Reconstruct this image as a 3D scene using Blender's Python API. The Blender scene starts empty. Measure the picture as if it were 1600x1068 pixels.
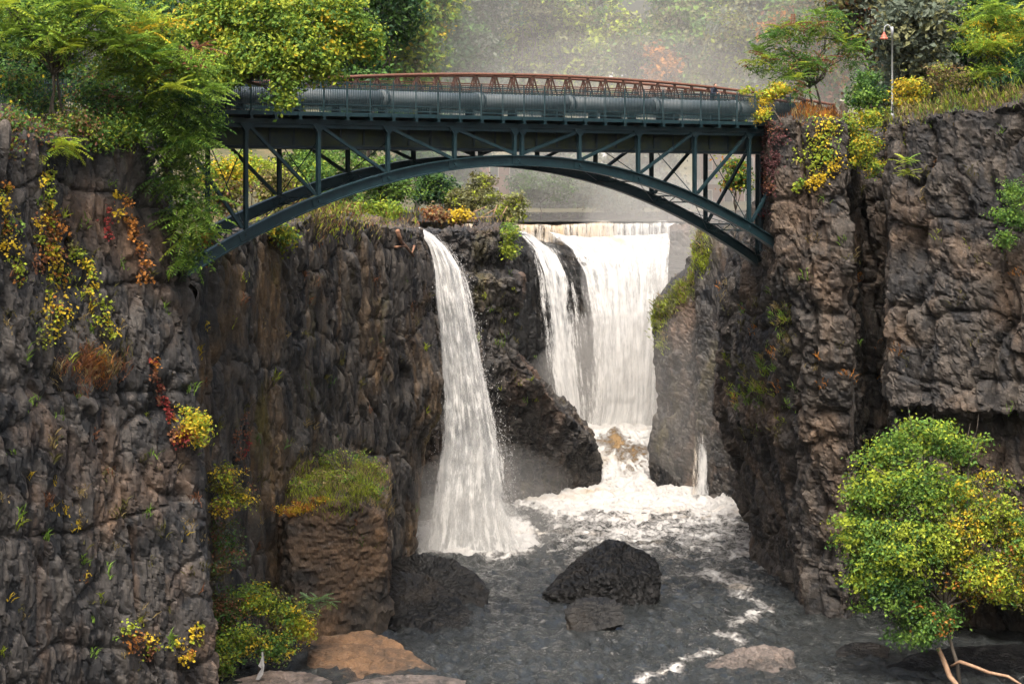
import bpy, bmesh, math, random
import numpy as np
from mathutils import Vector, Matrix

# ------------------------------------------------------------------ camera, sky, sun, exposure
S = bpy.context.scene
FPX, CH, HY = 3600.0, 26.3, 290.0        # focal length in photo pixels, camera height over the pool, horizon row
cam_d = bpy.data.cameras.new("camera"); cam = bpy.data.objects.new("camera", cam_d)
S.collection.objects.link(cam); S.camera = cam
cam.location = (0, 0, CH); cam.rotation_euler = (math.radians(90), 0, 0)
cam_d.sensor_width = 36.0; cam_d.lens = FPX / 1600 * 36.0
cam_d.shift_y = -(534 - HY) / 1600.0
cam_d.clip_start = 1.0; cam_d.clip_end = 3000.0

SUN_DIR = Vector((-0.06, -0.46, 0.86)).normalized()      # towards the sun
wd = bpy.data.worlds.new("World"); S.world = wd; wd.use_nodes = True
wn = wd.node_tree; bg = wn.nodes["Background"]
sky = wn.nodes.new("ShaderNodeTexSky"); sky.sky_type = 'NISHITA'; sky.sun_disc = False
sky.sun_elevation = math.asin(SUN_DIR.z); sky.sun_rotation = math.atan2(SUN_DIR.x, SUN_DIR.y)
sky.air_density = 1.4; sky.dust_density = 10.0; sky.ozone_density = 1.0
wn.links.new(sky.outputs[0], bg.inputs[0]); bg.inputs[1].default_value = 0.15
sd = bpy.data.lights.new("sun", 'SUN'); sun = bpy.data.objects.new("sun", sd); S.collection.objects.link(sun)
sd.energy = 2.4; sd.angle = math.radians(16); sd.color = (1.0, 0.96, 0.91)
sun.rotation_euler = SUN_DIR.to_track_quat('Z', 'Y').to_euler(); sun.location = (-60, -20, 120)
S.view_settings.view_transform = 'Standard'; S.view_settings.look = 'None'
S.view_settings.exposure = 1.05; S.view_settings.gamma = 1.0
S.cycles.use_denoising = True; S.cycles.use_adaptive_sampling = True; S.cycles.adaptive_threshold = 0.035
S.cycles.max_bounces = 5; S.cycles.diffuse_bounces = 2; S.cycles.glossy_bounces = 2
S.cycles.transmission_bounces = 2; S.cycles.volume_bounces = 3; S.cycles.transparent_max_bounces = 12
S.cycles.caustics_reflective = False; S.cycles.caustics_refractive = False

COL = S.collection
rng = np.random.default_rng(11)
random.seed(11)

# ------------------------------------------------------------------ helpers
def W(px, py, Y):
    """photo pixel at a given distance -> world point"""
    return np.array([(px - 800.0) * Y / FPX, Y, CH - (py - HY) * Y / FPX])
def yrow(z, Y): return HY + (CH - z) * FPX / Y          # picture row of a height at a distance
def ywater(py): return CH * FPX / (py - HY)             # distance of the pool surface seen at a row

def tag(o, label=None, cat=None, group=None, kind=None):
    if label: o["label"] = label
    if cat: o["category"] = cat
    if group: o["group"] = group
    if kind: o["kind"] = kind
    return o

def link(o, parent=None):
    COL.objects.link(o)
    if parent is not None: o.parent = parent
    return o

def empty(name, loc=(0, 0, 0)):
    o = bpy.data.objects.new(name, None); COL.objects.link(o)
    o.location = [float(c) for c in loc]; o.empty_display_size = 0.3
    return o

def make_mesh(name, V, F, mat=None, smooth=False, attrs=None, cols=None, uv=None):
    V = np.asarray(V, np.float32); F = np.asarray(F, np.int32)
    me = bpy.data.meshes.new(name); k = F.shape[1]
    me.vertices.add(len(V)); me.vertices.foreach_set("co", V.ravel())
    me.loops.add(F.size); me.loops.foreach_set("vertex_index", F.ravel())
    me.polygons.add(len(F))
    me.polygons.foreach_set("loop_start", np.arange(0, F.size, k, dtype=np.int32))
    me.polygons.foreach_set("loop_total", np.full(len(F), k, np.int32))
    me.update(calc_edges=True)
    me.polygons.foreach_set("use_smooth", np.full(len(F), bool(smooth)))
    for n, a in (attrs or {}).items():
        at = me.attributes.new(n, 'FLOAT', 'POINT'); at.data.foreach_set("value", np.asarray(a, np.float32).ravel())
    if cols is not None:
        at = me.attributes.new("col", 'FLOAT_COLOR', 'POINT')
        c4 = np.ones((len(V), 4), np.float32); c4[:, :3] = cols
        at.data.foreach_set("color", c4.ravel())
    if uv is not None:
        l = me.uv_layers.new(name="UVMap"); l.data.foreach_set("uv", np.asarray(uv, np.float32)[F.ravel()].ravel())
    if mat is not None: me.materials.append(mat)
    return me

def mesh_obj(name, V, F, mat=None, parent=None, origin=None, **kw):
    """one mesh object; vertices in world space, moved to the parent's or its own origin"""
    V = np.asarray(V, np.float64)
    if parent is not None:
        off = np.zeros(3); p = parent
        while p is not None:
            off += np.array(p.location); p = p.parent
        V = V - off
    elif origin is not None:
        V = V - np.asarray(origin, float)
    o = bpy.data.objects.new(name, make_mesh(name, V, F, mat, **kw)); link(o, parent)
    if parent is None and origin is not None: o.location = [float(c) for c in origin]
    return o

class MB:
    """collects boxes, beams and tubes of ONE part"""
    def __init__(s): s.V = []; s.F = []; s.n = 0
    def add(s, V, F):
        s.V.append(np.asarray(V, float)); s.F += [tuple(i + s.n for i in f) for f in F]; s.n += len(V); return s
    def beam(s, p, q, w, h, up=(0, 0, 1)):
        p = np.asarray(p, float); q = np.asarray(q, float); d = q - p; d /= np.linalg.norm(d)
        up = np.asarray(up, float); a = np.cross(d, up)
        if np.linalg.norm(a) < 1e-4: a = np.cross(d, (1, 0, 0))
        a /= np.linalg.norm(a); b = np.cross(a, d)
        c = [(-1, -1), (1, -1), (1, 1), (-1, 1)]
        V = [e + a * (x * w / 2) + b * (y * h / 2) for e in (p, q) for x, y in c]
        return s.add(V, [(0, 1, 2, 3), (7, 6, 5, 4), (0, 4, 5, 1), (1, 5, 6, 2), (2, 6, 7, 3), (3, 7, 4, 0)])
    def tube(s, pts, rad, n=8, cap=True):
        pts = [np.asarray(p, float) for p in pts]; V = []; m = len(pts)
        rad = rad if hasattr(rad, '__len__') else [rad] * m
        ref = np.array([0.3, 0.9, 0.31])
        for i, p in enumerate(pts):
            d = pts[min(i + 1, m - 1)] - pts[max(i - 1, 0)]; d = d / (np.linalg.norm(d) + 1e-9)
            a = np.cross(d, ref); a /= np.linalg.norm(a) + 1e-9; b = np.cross(d, a)
            for k in range(n):
                t = 2 * math.pi * k / n; V.append(p + rad[i] * (math.cos(t) * a + math.sin(t) * b))
        F = [(i * n + k, i * n + (k + 1) % n, (i + 1) * n + (k + 1) % n, (i + 1) * n + k) for i in range(m - 1) for k in range(n)]
        if cap: F += [tuple(range(n)), tuple(range((m - 1) * n, m * n))]
        return s.add(V, F)
    def lathe(s, base, prof, n=16):
        V = [np.array(base) + (r * math.cos(2 * math.pi * k / n), r * math.sin(2 * math.pi * k / n), z) for r, z in prof for k in range(n)]
        m = len(prof)
        F = [(i * n + k, i * n + (k + 1) % n, (i + 1) * n + (k + 1) % n, (i + 1) * n + k) for i in range(m - 1) for k in range(n)]
        return s.add(V, F + [tuple(range(n)), tuple(range((m - 1) * n, m * n))])
    def obj(s, name, mat, parent=None, origin=None, smooth=False):
        off = np.zeros(3)
        if parent is not None:
            p = parent
            while p is not None: off += np.array(p.location); p = p.parent
        elif origin is not None: off = np.asarray(origin, float)
        me = bpy.data.meshes.new(name)
        me.from_pydata([tuple(v - off) for v in np.concatenate(s.V)], [], s.F)
        bm = bmesh.new(); bm.from_mesh(me); bmesh.ops.recalc_face_normals(bm, faces=bm.faces); bm.to_mesh(me); bm.free()
        me.polygons.foreach_set("use_smooth", [smooth] * len(me.polygons))
        me.materials.append(mat)
        o = bpy.data.objects.new(name, me); link(o, parent)
        if parent is None and origin is not None: o.location = [float(c) for c in origin]
        return o

# ------------------------------------------------------------------ noise
def _hash(ix, iy, iz, seed):
    h = (ix.astype(np.uint32) * np.uint32(374761393)) ^ (iy.astype(np.uint32) * np.uint32(668265263)) ^ (iz.astype(np.uint32) * np.uint32(2147483647)) ^ np.uint32((seed * 144665) & 0xffffffff)
    h = (h ^ (h >> np.uint32(13))) * np.uint32(1274126177)
    h = (h ^ (h >> np.uint32(16))) * np.uint32(2246822519)
    return h ^ (h >> np.uint32(15))
def _u(h, k):
    h = (h + np.uint32(k * 7919)) * np.uint32(2654435761); h ^= h >> np.uint32(15); h = h * np.uint32(2246822519); h ^= h >> np.uint32(13)
    return (h >> np.uint32(8)).astype(np.float32) / np.float32(1 << 24)
def vnoise(P, seed=0):
    P = np.asarray(P, np.float32); I = np.floor(P).astype(np.int64); f = P - I; f = f * f * (3 - 2 * f)
    r = 0
    for a in (0, 1):
        for b in (0, 1):
            for c in (0, 1):
                w = (f[:, 0] if a else 1 - f[:, 0]) * (f[:, 1] if b else 1 - f[:, 1]) * (f[:, 2] if c else 1 - f[:, 2])
                r = r + w * _u(_hash(I[:, 0] + a, I[:, 1] + b, I[:, 2] + c, seed), 0)
    return r
def fbm(P, seed=0, oct=4, gain=0.5):
    P = np.asarray(P, np.float32); r = 0; a = 1; t = 0
    for o in range(oct):
        r = r + a * (vnoise(P * (2 ** o) + 17.3 * o, seed + o) - 0.5); t += a; a *= gain
    return r / t * 2
def facets(P, scale, seed, sharp=16.0):
    """cellular relief: every cell has its own step and tilt, blended over a narrow seam; returns (relief, crack, cell tint)"""
    Q = np.asarray(P, np.float32) / np.asarray(scale, np.float32); I = np.floor(Q - 0.5).astype(np.int64)
    n = len(Q); F1 = np.full(n, 9, np.float32); F2 = F1.copy(); ws = np.full(n, 1e-9, np.float32); rs = np.zeros(n, np.float32); tint = np.zeros(n, np.float32)
    for a in (0, 1):
        for b in (0, 1):
            for c in (0, 1):
                h = _hash(I[:, 0] + a, I[:, 1] + b, I[:, 2] + c, seed); d = 0; r = 0; g = h
                for j, o in enumerate((a, b, c)):
                    v = Q[:, j] - (I[:, j] + o + 0.12 + 0.76 * _u(h, j + 1)); vv = v * v; d = d + vv * vv
                    g = g * np.uint32(1664525) + np.uint32(1013904223)
                    r = r + ((g >> np.uint32(8)).astype(np.float32) / 16777216.0 - 0.5) * v * 1.9
                d = np.sqrt(np.sqrt(d)).astype(np.float32); g = g * np.uint32(1664525) + np.uint32(1013904223)
                u = (g >> np.uint32(8)).astype(np.float32) / np.float32(16777216.0)
                w = np.exp(-sharp * d); ws += w; rs += w * (r + (u - 0.5) * 1.3)
                m = d < F1; F2 = np.where(m, F1, np.minimum(F2, d)); F1 = np.where(m, d, F1); tint = np.where(m, u, tint)
    return rs / ws, np.exp(-(F2 - F1) * 24), tint
def warp(P, f, amp, seed):
    """cheap smooth domain warp"""
    g = np.random.default_rng(seed); out = np.array(P, np.float32)
    for k in range(5):
        K = g.normal(size=(3, 3)) * f * (1.35 ** k); ph = g.uniform(0, 6.28, 3)
        out += (np.sin(P @ K.T + ph) * (amp / (1.3 ** k))).astype(np.float32)
    return out
def rock_relief(P, big=0.8, mid=0.35, small=0.13, col=2.0, seed=1, lean=0.0, unit=1.0, joints=0.0):
    """relief in metres and a per-block tint; col stretches blocks into upright columns"""
    P = np.array(P, np.float32); P[:, 0] += lean * P[:, 2]; P[:, 1] += 0.3 * lean * P[:, 2]
    Wp = warp(P, 0.5, 0.25, seed + 40); W2 = warp(P, 0.9, 0.10, seed + 50)
    r1, c1, t1 = facets(Wp, (2.6 * unit, 2.6 * unit, 3.0 * col * unit), seed, 70)
    r2, c2, t2 = facets(W2, (0.85 * unit, 0.85 * unit, 0.85 * col * unit), seed + 1, 55)
    r3, c3, t3 = facets(W2, (0.34 * unit, 0.34 * unit, 0.26 * col * unit), seed + 2, 40)
    d = big * (r1 - 0.30 * c1) + mid * (r2 - 0.45 * c2) + small * (r3 - 0.5 * c3)
    if joints:                                               # long upright joints and a few level partings
        j1 = facets(Wp, (3.4, 3.4, 40.0), seed + 5, 60)[1]; j2 = facets(warp(P, 0.5, 0.5, seed + 8), (14.0, 14.0, 5.2), seed + 6, 60)[1]
        d = d - joints * (0.75 * j1 + 0.45 * j2)
    return d, 0.45 * t2 + 0.35 * t3 + 0.2 * t1
def smooth01(x, a, b):
    t = np.clip((x - a) / (b - a), 0, 1); return t * t * (3 - 2 * t)
def lap(s): pass
# ------------------------------------------------------------------ materials
class NT:
    def __init__(s, name):
        s.m = bpy.data.materials.new(name); s.m.use_nodes = True; s.t = s.m.node_tree
        for n in list(s.t.nodes): s.t.nodes.remove(n)
        s.out = s.t.nodes.new("ShaderNodeOutputMaterial")
    def n(s, typ, ins=None, **props):
        nd = s.t.nodes.new("ShaderNode" + typ)
        for k, v in props.items(): setattr(nd, k, v)
        for k, v in (ins or {}).items():
            i = nd.inputs[k]
            if hasattr(v, "is_linked") or hasattr(v, "links"): s.t.links.new(v, i)
            else: i.default_value = v
        return nd
    def noise(s, scale, detail=4, vec=None, rough=0.55, dist=0.0):
        ins = {"Scale": scale, "Detail": detail, "Roughness": rough, "Distortion": dist}
        if vec is not None: ins["Vector"] = vec
        return s.n("TexNoise", ins).outputs["Fac"]
    def ramp(s, fac, stops, interp='LINEAR'):
        r = s.n("ValToRGB", {"Fac": fac}); e = r.color_ramp; e.interpolation = interp
        while len(e.elements) < len(stops): e.elements.new(0.5)
        for el, (p, c) in zip(e.elements, stops):
            el.position = p; el.color = (*c, 1) if hasattr(c, '__len__') else (c, c, c, 1)
        return r.outputs["Color"]
    def mix(s, fac, a, b, blend='MIX'):
        m = s.n("Mix", {0: fac}, data_type='RGBA', blend_type=blend)
        for i, v in ((6, a), (7, b)):
            if hasattr(v, "links"): s.t.links.new(v, m.inputs[i])
            else: m.inputs[i].default_value = (*v, 1) if len(v) == 3 else v
        return m.outputs[2]
    def math(s, op, a, b=0.0, c=0.0, clamp=False):
        return s.n("Math", {0: a, 1: b, 2: c}, operation=op, use_clamp=clamp).outputs[0]
    def attr(s, name, out="Fac"): return s.n("Attribute", attribute_name=name).outputs[out]
    def pos(s, scale=(1, 1, 1)):
        g = s.n("NewGeometry").outputs["Position"]
        return s.n("Mapping", {"Vector": g, "Scale": scale}).outputs[0]
    def finish(s, sh, disp=None):
        s.t.links.new(sh, s.out.inputs["Surface"]); return s.m

def rock_material(name, dark, mid, warm, warm_amt=0.5, wet=0.0, streak=0.5, moss=0.0, pale=(0.20, 0.17, 0.15)):
    k = NT(name); p = k.pos(); pv = k.pos((1, 1, 0.12))
    tint = k.attr("tint")
    c = k.mix(k.ramp(tint, [(0.26, 0.0), (0.72, 1.0)]), dark, mid)
    warm_mask = k.ramp(k.noise(0.16, 4, p, 0.6, 0.4), [(0.62 - 0.25 * warm_amt, 0.0), (0.80 - 0.22 * warm_amt, 1.0)])
    c = k.mix(k.math('MULTIPLY', warm_mask, k.math('MULTIPLY_ADD', tint, 0.8, 0.25, clamp=True)), c, warm)
    st = k.ramp(k.noise(1.1, 4, pv, 0.6), [(0.48, 0.0), (0.66, 1.0)])
    c = k.mix(k.math('MULTIPLY', st, streak), c, dark)
    st2 = k.ramp(k.noise(0.7, 3, k.pos((1, 1, 0.09)), 0.6, 0.3), [(0.60, 0.0), (0.70, 1.0)])
    c = k.mix(k.math('MULTIPLY', st2, 0.45 * warm_amt + 0.1), c, warm)
    lich = k.ramp(k.noise(2.6, 3, p, 0.7), [(0.60, 0.0), (0.72, 1.0)])
    c = k.mix(k.math('MULTIPLY', lich, 0.38), c, pale)
    if moss:
        ms = k.ramp(k.noise(0.22, 6, k.pos((1, 1, 0.55)), 0.65), [(0.58, 0.0), (0.68, 1.0)])
        c = k.mix(k.math('MULTIPLY', ms, moss), c, (0.115, 0.095, 0.018))
    fine = k.noise(9.0, 3, p, 0.7)
    c = k.mix(1.0, c, k.ramp(fine, [(0.25, 0.55), (0.75, 1.4)]), 'MULTIPLY')
    vo = k.n("TexVoronoi", {"Vector": k.pos((1, 1, 0.6)), "Scale": 4.2, "Randomness": 0.9}, distance='CHEBYCHEV').outputs["Distance"]
    hgt = k.math('ADD', k.math('MULTIPLY', k.noise(10.0, 5, k.pos((1, 1, 0.55)), 0.75), 0.5), k.math('MULTIPLY', vo, 0.9))
    b = k.n("Bump", {"Height": hgt, "Strength": 0.7, "Distance": 0.10}).outputs[0]
    bs = k.n("BsdfPrincipled", {"Base Color": c, "Roughness": 0.78 - 0.45 * wet, "Normal": b, "Specular IOR Level": 0.30 - 0.2 * wet})
    return k.finish(bs.outputs[0])

DARK, MID, WARM = (0.014, 0.015, 0.017), (0.075, 0.066, 0.058), (0.17, 0.095, 0.058)
M = {}
M['rock_left'] = rock_material("rock_left", DARK, (0.068, 0.061, 0.055), (0.145, 0.086, 0.050), 0.45, 0, 0.55)
M['rock_mid'] = rock_material("rock_mid", (0.013, 0.014, 0.016), (0.070, 0.062, 0.054), (0.150, 0.092, 0.042), 0.58, 0.25, 0.55, 0.5)
M['rock_centre'] = rock_material("rock_centre", (0.012, 0.013, 0.015), (0.055, 0.050, 0.045), (0.13, 0.085, 0.06), 0.40, 0.5, 0.4, 0.3)
M['rock_right'] = rock_material("rock_right", (0.014, 0.014, 0.015), (0.060, 0.051, 0.043), (0.130, 0.086, 0.055), 0.42, 0, 0.5)
M['rock_wet'] = rock_material("rock_wet", (0.004, 0.0045, 0.005), (0.013, 0.013, 0.013), (0.030, 0.024, 0.018), 0.3, 0.75, 0.3, 0, (0.040, 0.040, 0.040))
M['rock_block'] = rock_material("rock_block", (0.014, 0.014, 0.014), (0.058, 0.047, 0.037), (0.165, 0.098, 0.052), 0.7, 0, 0.35)
M['rock_tan'] = rock_material("rock_tan", (0.022, 0.020, 0.018), (0.085, 0.055, 0.035), (0.21, 0.118, 0.060), 0.75, 0.1, 0.2, 0, (0.3, 0.22, 0.16))
M['rock_pale'] = rock_material("rock_pale", (0.035, 0.032, 0.030), (0.12, 0.10, 0.09), (0.20, 0.15, 0.12), 0.5, 0.5, 0.3, 0, (0.3, 0.27, 0.25))

def soil_material():
    k = NT("soil"); p = k.pos()
    c = k.ramp(k.noise(0.5, 6, p, 0.65), [(0.3, (0.03, 0.035, 0.014)), (0.5, (0.07, 0.065, 0.025)), (0.7, (0.12, 0.085, 0.04))])
    b = k.n("Bump", {"Height": k.noise(4, 6, p), "Strength": 0.6, "Distance": 0.2}).outputs[0]
    return k.finish(k.n("BsdfPrincipled", {"Base Color": c, "Roughness": 0.95, "Normal": b}).outputs[0])
M['soil'] = soil_material()

def leaf_material(name, objcol=False):
    k = NT(name)
    c = k.n("ObjectInfo").outputs["Color"] if objcol else k.attr("col", "Color")
    if objcol: c = k.mix(1.0, c, k.attr("col", "Color"), 'MULTIPLY')
    hs = k.noise(1.7, 2, k.pos())
    c = k.mix(1.0, c, k.ramp(hs, [(0.3, 0.8), (0.7, 1.2)]), 'MULTIPLY')
    d = k.n("BsdfPrincipled", {"Base Color": c, "Roughness": 0.55, "Specular IOR Level": 0.25}).outputs[0]
    t = k.n("BsdfTranslucent", {"Color": c}).outputs[0]
    return k.finish(k.n("MixShader", {0: 0.42, 1: d, 2: t}).outputs[0])
M['leaf'] = leaf_material("leaf"); M['frond'] = leaf_material("frond_leaf", True)

def simple(name, a, b, scale=3.0, rough=0.6, metal=0.0, bump=0.2, vec=(1, 1, 1), spec=0.4, dist=0.03):
    k = NT(name); p = k.pos(vec); f = k.noise(scale, 6, p, 0.65)
    c = k.mix(k.ramp(f, [(0.35, 0.0), (0.68, 1.0)]), a, b)
    bp = k.n("Bump", {"Height": k.noise(scale * 3, 6, p), "Strength": bump, "Distance": dist}).outputs[0]
    return k.finish(k.n("BsdfPrincipled", {"Base Color": c, "Roughness": rough, "Metallic": metal, "Normal": bp, "Specular IOR Level": spec}).outputs[0])
M['bark'] = simple("bark", (0.045, 0.036, 0.028), (0.12, 0.10, 0.08), 4, 0.9, 0, 0.6, (1, 1, 0.3))
M['bark_pale'] = simple("bark_pale", (0.17, 0.10, 0.062), (0.34, 0.22, 0.14), 4, 0.8, 0, 0.5, (1, 1, 0.5))
M['steel'] = simple("steel_teal", (0.008, 0.025, 0.032), (0.015, 0.041, 0.050), 2.2, 0.42, 0.25, 0.12, spec=0.5)
M['steel_dark'] = simple("steel_dark", (0.008, 0.018, 0.024), (0.016, 0.032, 0.040), 2.0, 0.55, 0.15, 0.15)
M['pipe'] = simple("pipe_steel", (0.040, 0.056, 0.066), (0.072, 0.088, 0.098), 1.2, 0.65, 0.0, 0.08, spec=0.5)
M['girder'] = simple("girder_weathered", (0.016, 0.030, 0.034), (0.05, 0.060, 0.020), 1.6, 0.6, 0.1, 0.2)
M['rust'] = simple("rust", (0.10, 0.042, 0.028), (0.165, 0.078, 0.052), 5, 0.8, 0.1, 0.3)
M['rust_dark'] = simple("rust_dark", (0.035, 0.022, 0.018), (0.10, 0.045, 0.028), 5, 0.8, 0.1, 0.3)
M['plank'] = simple("deck_plank", (0.09, 0.085, 0.08), (0.16, 0.15, 0.14), 3, 0.85, 0, 0.3)
M['lamp_metal'] = simple("lamp_metal", (0.30, 0.32, 0.34), (0.45, 0.47, 0.48), 3, 0.5, 0.2, 0.05)
M['lamp_shade'] = simple("lamp_shade_red", (0.30, 0.085, 0.055), (0.40, 0.14, 0.09), 5, 0.5, 0, 0.05)
M['black'] = simple("black_metal", (0.012, 0.013, 0.015), (0.02, 0.021, 0.024), 3, 0.5)
M['brick'] = simple("brick_wall", (0.20, 0.09, 0.07), (0.30, 0.16, 0.12), 1.2, 0.9)
M['stone_trim'] = simple("stone_trim", (0.38, 0.35, 0.32), (0.52, 0.49, 0.45), 1.5, 0.85)
M['house_wall'] = simple("house_wall", (0.55, 0.56, 0.58), (0.66, 0.67, 0.68), 1.2, 0.8)
M['house_roof'] = simple("house_roof", (0.07, 0.07, 0.075), (0.12, 0.11, 0.11), 2, 0.9)
M['glass'] = simple("window_glass", (0.02, 0.025, 0.03), (0.05, 0.06, 0.07), 1, 0.1, 0, 0.02, spec=0.7)
M['mortar'] = simple("mortar", (0.24, 0.22, 0.19), (0.36, 0.33, 0.29), 4, 0.9)
M['fieldstone'] = simple("fieldstone", (0.08, 0.065, 0.055), (0.20, 0.16, 0.13), 3, 0.9)
M['cloth_grey'] = simple("rag_cloth", (0.28, 0.28, 0.28), (0.44, 0.44, 0.43), 6, 0.95)
M['skin'] = simple("skin", (0.36, 0.20, 0.14), (0.45, 0.27, 0.19), 8, 0.6)
M['navy'] = simple("navy_cloth", (0.010, 0.014, 0.026), (0.018, 0.026, 0.042), 6, 0.9)
M['hair'] = simple("hair_brown", (0.05, 0.025, 0.014), (0.09, 0.045, 0.025), 12, 0.7)
M['drift'] = simple("driftwood_red", (0.13, 0.06, 0.035), (0.27, 0.15, 0.09), 5, 0.85, 0, 0.5)

def water_material():
    k = NT("pool_water"); p = k.pos()
    foam = k.attr("foam")
    n1 = k.noise(1.5, 8, k.pos((0.55, 0.30, 1)), 0.68, 0.9); n2 = k.noise(0.35, 5, k.pos((0.7, 0.5, 1)), 0.6, 0.6)
    n3 = k.noise(4.5, 5, k.pos((0.8, 0.4, 1)), 0.7, 0.8)
    f = k.math('ADD', k.math('ADD', k.math('MULTIPLY', n1, 0.46), k.math('MULTIPLY', n2, 0.28)), k.math('MULTIPLY', n3, 0.26))
    th = k.math('SUBTRACT', 1.0, foam)
    m = k.n("MapRange", {"Value": k.math('SUBTRACT', f, k.math('MULTIPLY_ADD', th, 0.62, 0.13)), "From Min": -0.03, "From Max": 0.10}, interpolation_type='SMOOTHSTEP').outputs[0]
    brown = k.ramp(k.noise(0.22, 4, k.pos((0.5, 1, 1)), 0.6), [(0.55, 0.0), (0.72, 1.0)])
    fc = k.mix(k.math('MULTIPLY', brown, 0.55), (0.42, 0.415, 0.405), (0.33, 0.24, 0.13))
    hgt = k.math('ADD', k.noise(1.6, 6, k.pos((0.8, 0.45, 1)), 0.62, 0.6), k.math('MULTIPLY', m, 0.5))
    b = k.n("Bump", {"Height": hgt, "Strength": 1.0, "Distance": 0.6}).outputs[0]
    wc = k.mix(k.attr("tan"), (0.022, 0.025, 0.025), (0.19, 0.12, 0.05))
    wat = k.n("BsdfPrincipled", {"Base Color": wc, "Roughness": 0.05, "IOR": 1.33, "Specular IOR Level": 0.85, "Normal": b}).outputs[0]
    fo = k.n("BsdfPrincipled", {"Base Color": fc, "Roughness": 0.9, "Specular IOR Level": 0.1, "Normal": b}).outputs[0]
    return k.finish(k.n("MixShader", {0: m, 1: wat, 2: fo}).outputs[0])
M['water'] = water_material()

def fall_material(name, tan=0.0, scale=1.0, seed=0.0):
    """falling water: white strands with gaps, cut by stretched noise in the sheet's own metres"""
    k = NT(name)
    uv = k.n("UVMap", uv_map="UVMap").outputs[0]
    def mp(a, b): return k.n("Mapping", {"Vector": uv, "Scale": (a, b, 1), "Location": (seed * 3.1, seed * 7.7, seed)}).outputs[0]
    dens = k.attr("dens")
    n1 = k.noise(1.0, 8, mp(2.6 * scale, 0.20 * scale), 0.62, 0.35)
    n2 = k.noise(1.0, 6, mp(9.0 * scale, 1.1 * scale), 0.70, 0.6)
    n3 = k.noise(1.0, 5, mp(14.0, 8.0), 0.75)
    f = k.math('ADD', k.math('ADD', k.math('MULTIPLY', n1, 0.46), k.math('MULTIPLY', n2, 0.34)), k.math('MULTIPLY', n3, 0.20))
    th = k.math('MULTIPLY_ADD', k.math('SUBTRACT', 1.0, dens), 0.46, 0.26)
    a = k.n("MapRange", {"Value": k.math('SUBTRACT', f, th), "From Min": -0.06, "From Max": 0.09}, interpolation_type='SMOOTHSTEP').outputs[0]
    c = k.mix(k.ramp(k.math('MULTIPLY_ADD', n1, 0.6, k.math('MULTIPLY', n2, 0.4)), [(0.40, 0.0), (0.58, 1.0)]), (0.28, 0.29, 0.30), (0.60, 0.60, 0.59))
    tm = k.math('MULTIPLY', k.attr("tan"), k.ramp(k.noise(1.0, 4, mp(1.2, 0.25)), [(0.35, 0.2), (0.65, 1.0)]))
    c = k.mix(tm, c, (0.48, 0.33, 0.15))
    b = k.n("Bump", {"Height": f, "Strength": 0.55, "Distance": 0.25}).outputs[0]
    d = k.n("BsdfDiffuse", {"Color": c, "Normal": b}).outputs[0]
    t = k.n("BsdfTranslucent", {"Color": c}).outputs[0]
    s = k.n("MixShader", {0: 0.30, 1: d, 2: t}).outputs[0]
    tr = k.n("BsdfTransparent").outputs[0]
    return k.finish(k.n("MixShader", {0: a, 1: tr, 2: s}).outputs[0])
M['fall_a'] = fall_material("falling_water", 0, 1.0, 0.0)
M['fall_b'] = fall_material("falling_water_veil", 0, 1.3, 2.3)
def droplet_material():
    k = NT("droplets")
    return k.finish(k.n("BsdfPrincipled", {"Base Color": (0.6, 0.6, 0.6, 1), "Roughness": 0.6}).outputs[0])
M['drop'] = droplet_material()
# ------------------------------------------------------------------ terrain: cliffs, ground, pool
def Zp(px, z, Y): return np.array([(px - 800.0) * Y / FPX, Y, z])

def resample(G, axis, res, first=1.0, last=1.0):
    """even spacing along one axis; first/last make the hidden end spans coarser"""
    G = np.moveaxis(G, axis, 0); d = np.linalg.norm(np.diff(G, axis=0), axis=2).mean(1); d[0] /= first; d[-1] /= last
    s = np.concatenate([[0], np.cumsum(d)]); n = max(3, int(s[-1] / res) + 1); t = np.linspace(0, s[-1], n)
    i = np.clip(np.searchsorted(s, t, side='right') - 1, 0, len(s) - 2); f = ((t - s[i]) / (s[i + 1] - s[i]))[:, None, None]
    return np.moveaxis(G[i] * (1 - f) + G[i + 1] * f, 0, axis)
def blur(G, k):
    for _ in range(k):
        for ax in (0, 1):
            P = np.concatenate([G.take([0], ax), G, G.take([-1], ax)], ax)
            n = G.shape[ax]
            G = (P.take(range(0, n), ax) + 2 * P.take(range(1, n + 1), ax) + P.take(range(2, n + 2), ax)) / 4
    return G
def grid_faces(nv, nu):
    i = np.arange(nv * nu).reshape(nv, nu)
    return np.stack([i[:-1, :-1].ravel(), i[1:, :-1].ravel(), i[1:, 1:].ravel(), i[:-1, 1:].ravel()], 1)
def cliff(name, rows, mat, label, res=0.11, soft=3, relief=None, ends=(1.0, 3.0), back=9.0):
    G = np.array(rows, float); G = resample(resample(G, 1, res, *ends), 0, res, back); G = blur(G, soft)
    du = np.gradient(G, axis=1); dv = np.gradient(G, axis=0); N = np.cross(dv, du); N /= np.linalg.norm(N, axis=2, keepdims=True) + 1e-9
    N = blur(N, 8); N /= np.linalg.norm(N, axis=2, keepdims=True) + 1e-9
    P = G.reshape(-1, 3); d, t = rock_relief(P, **(relief or {}))
    V = P + N.reshape(-1, 3) * d[:, None]
    o = mesh_obj(name, V, grid_faces(*G.shape[:2]), M[mat], attrs={"tint": t}, smooth=False)
    return tag(o, label, kind="structure")

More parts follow.
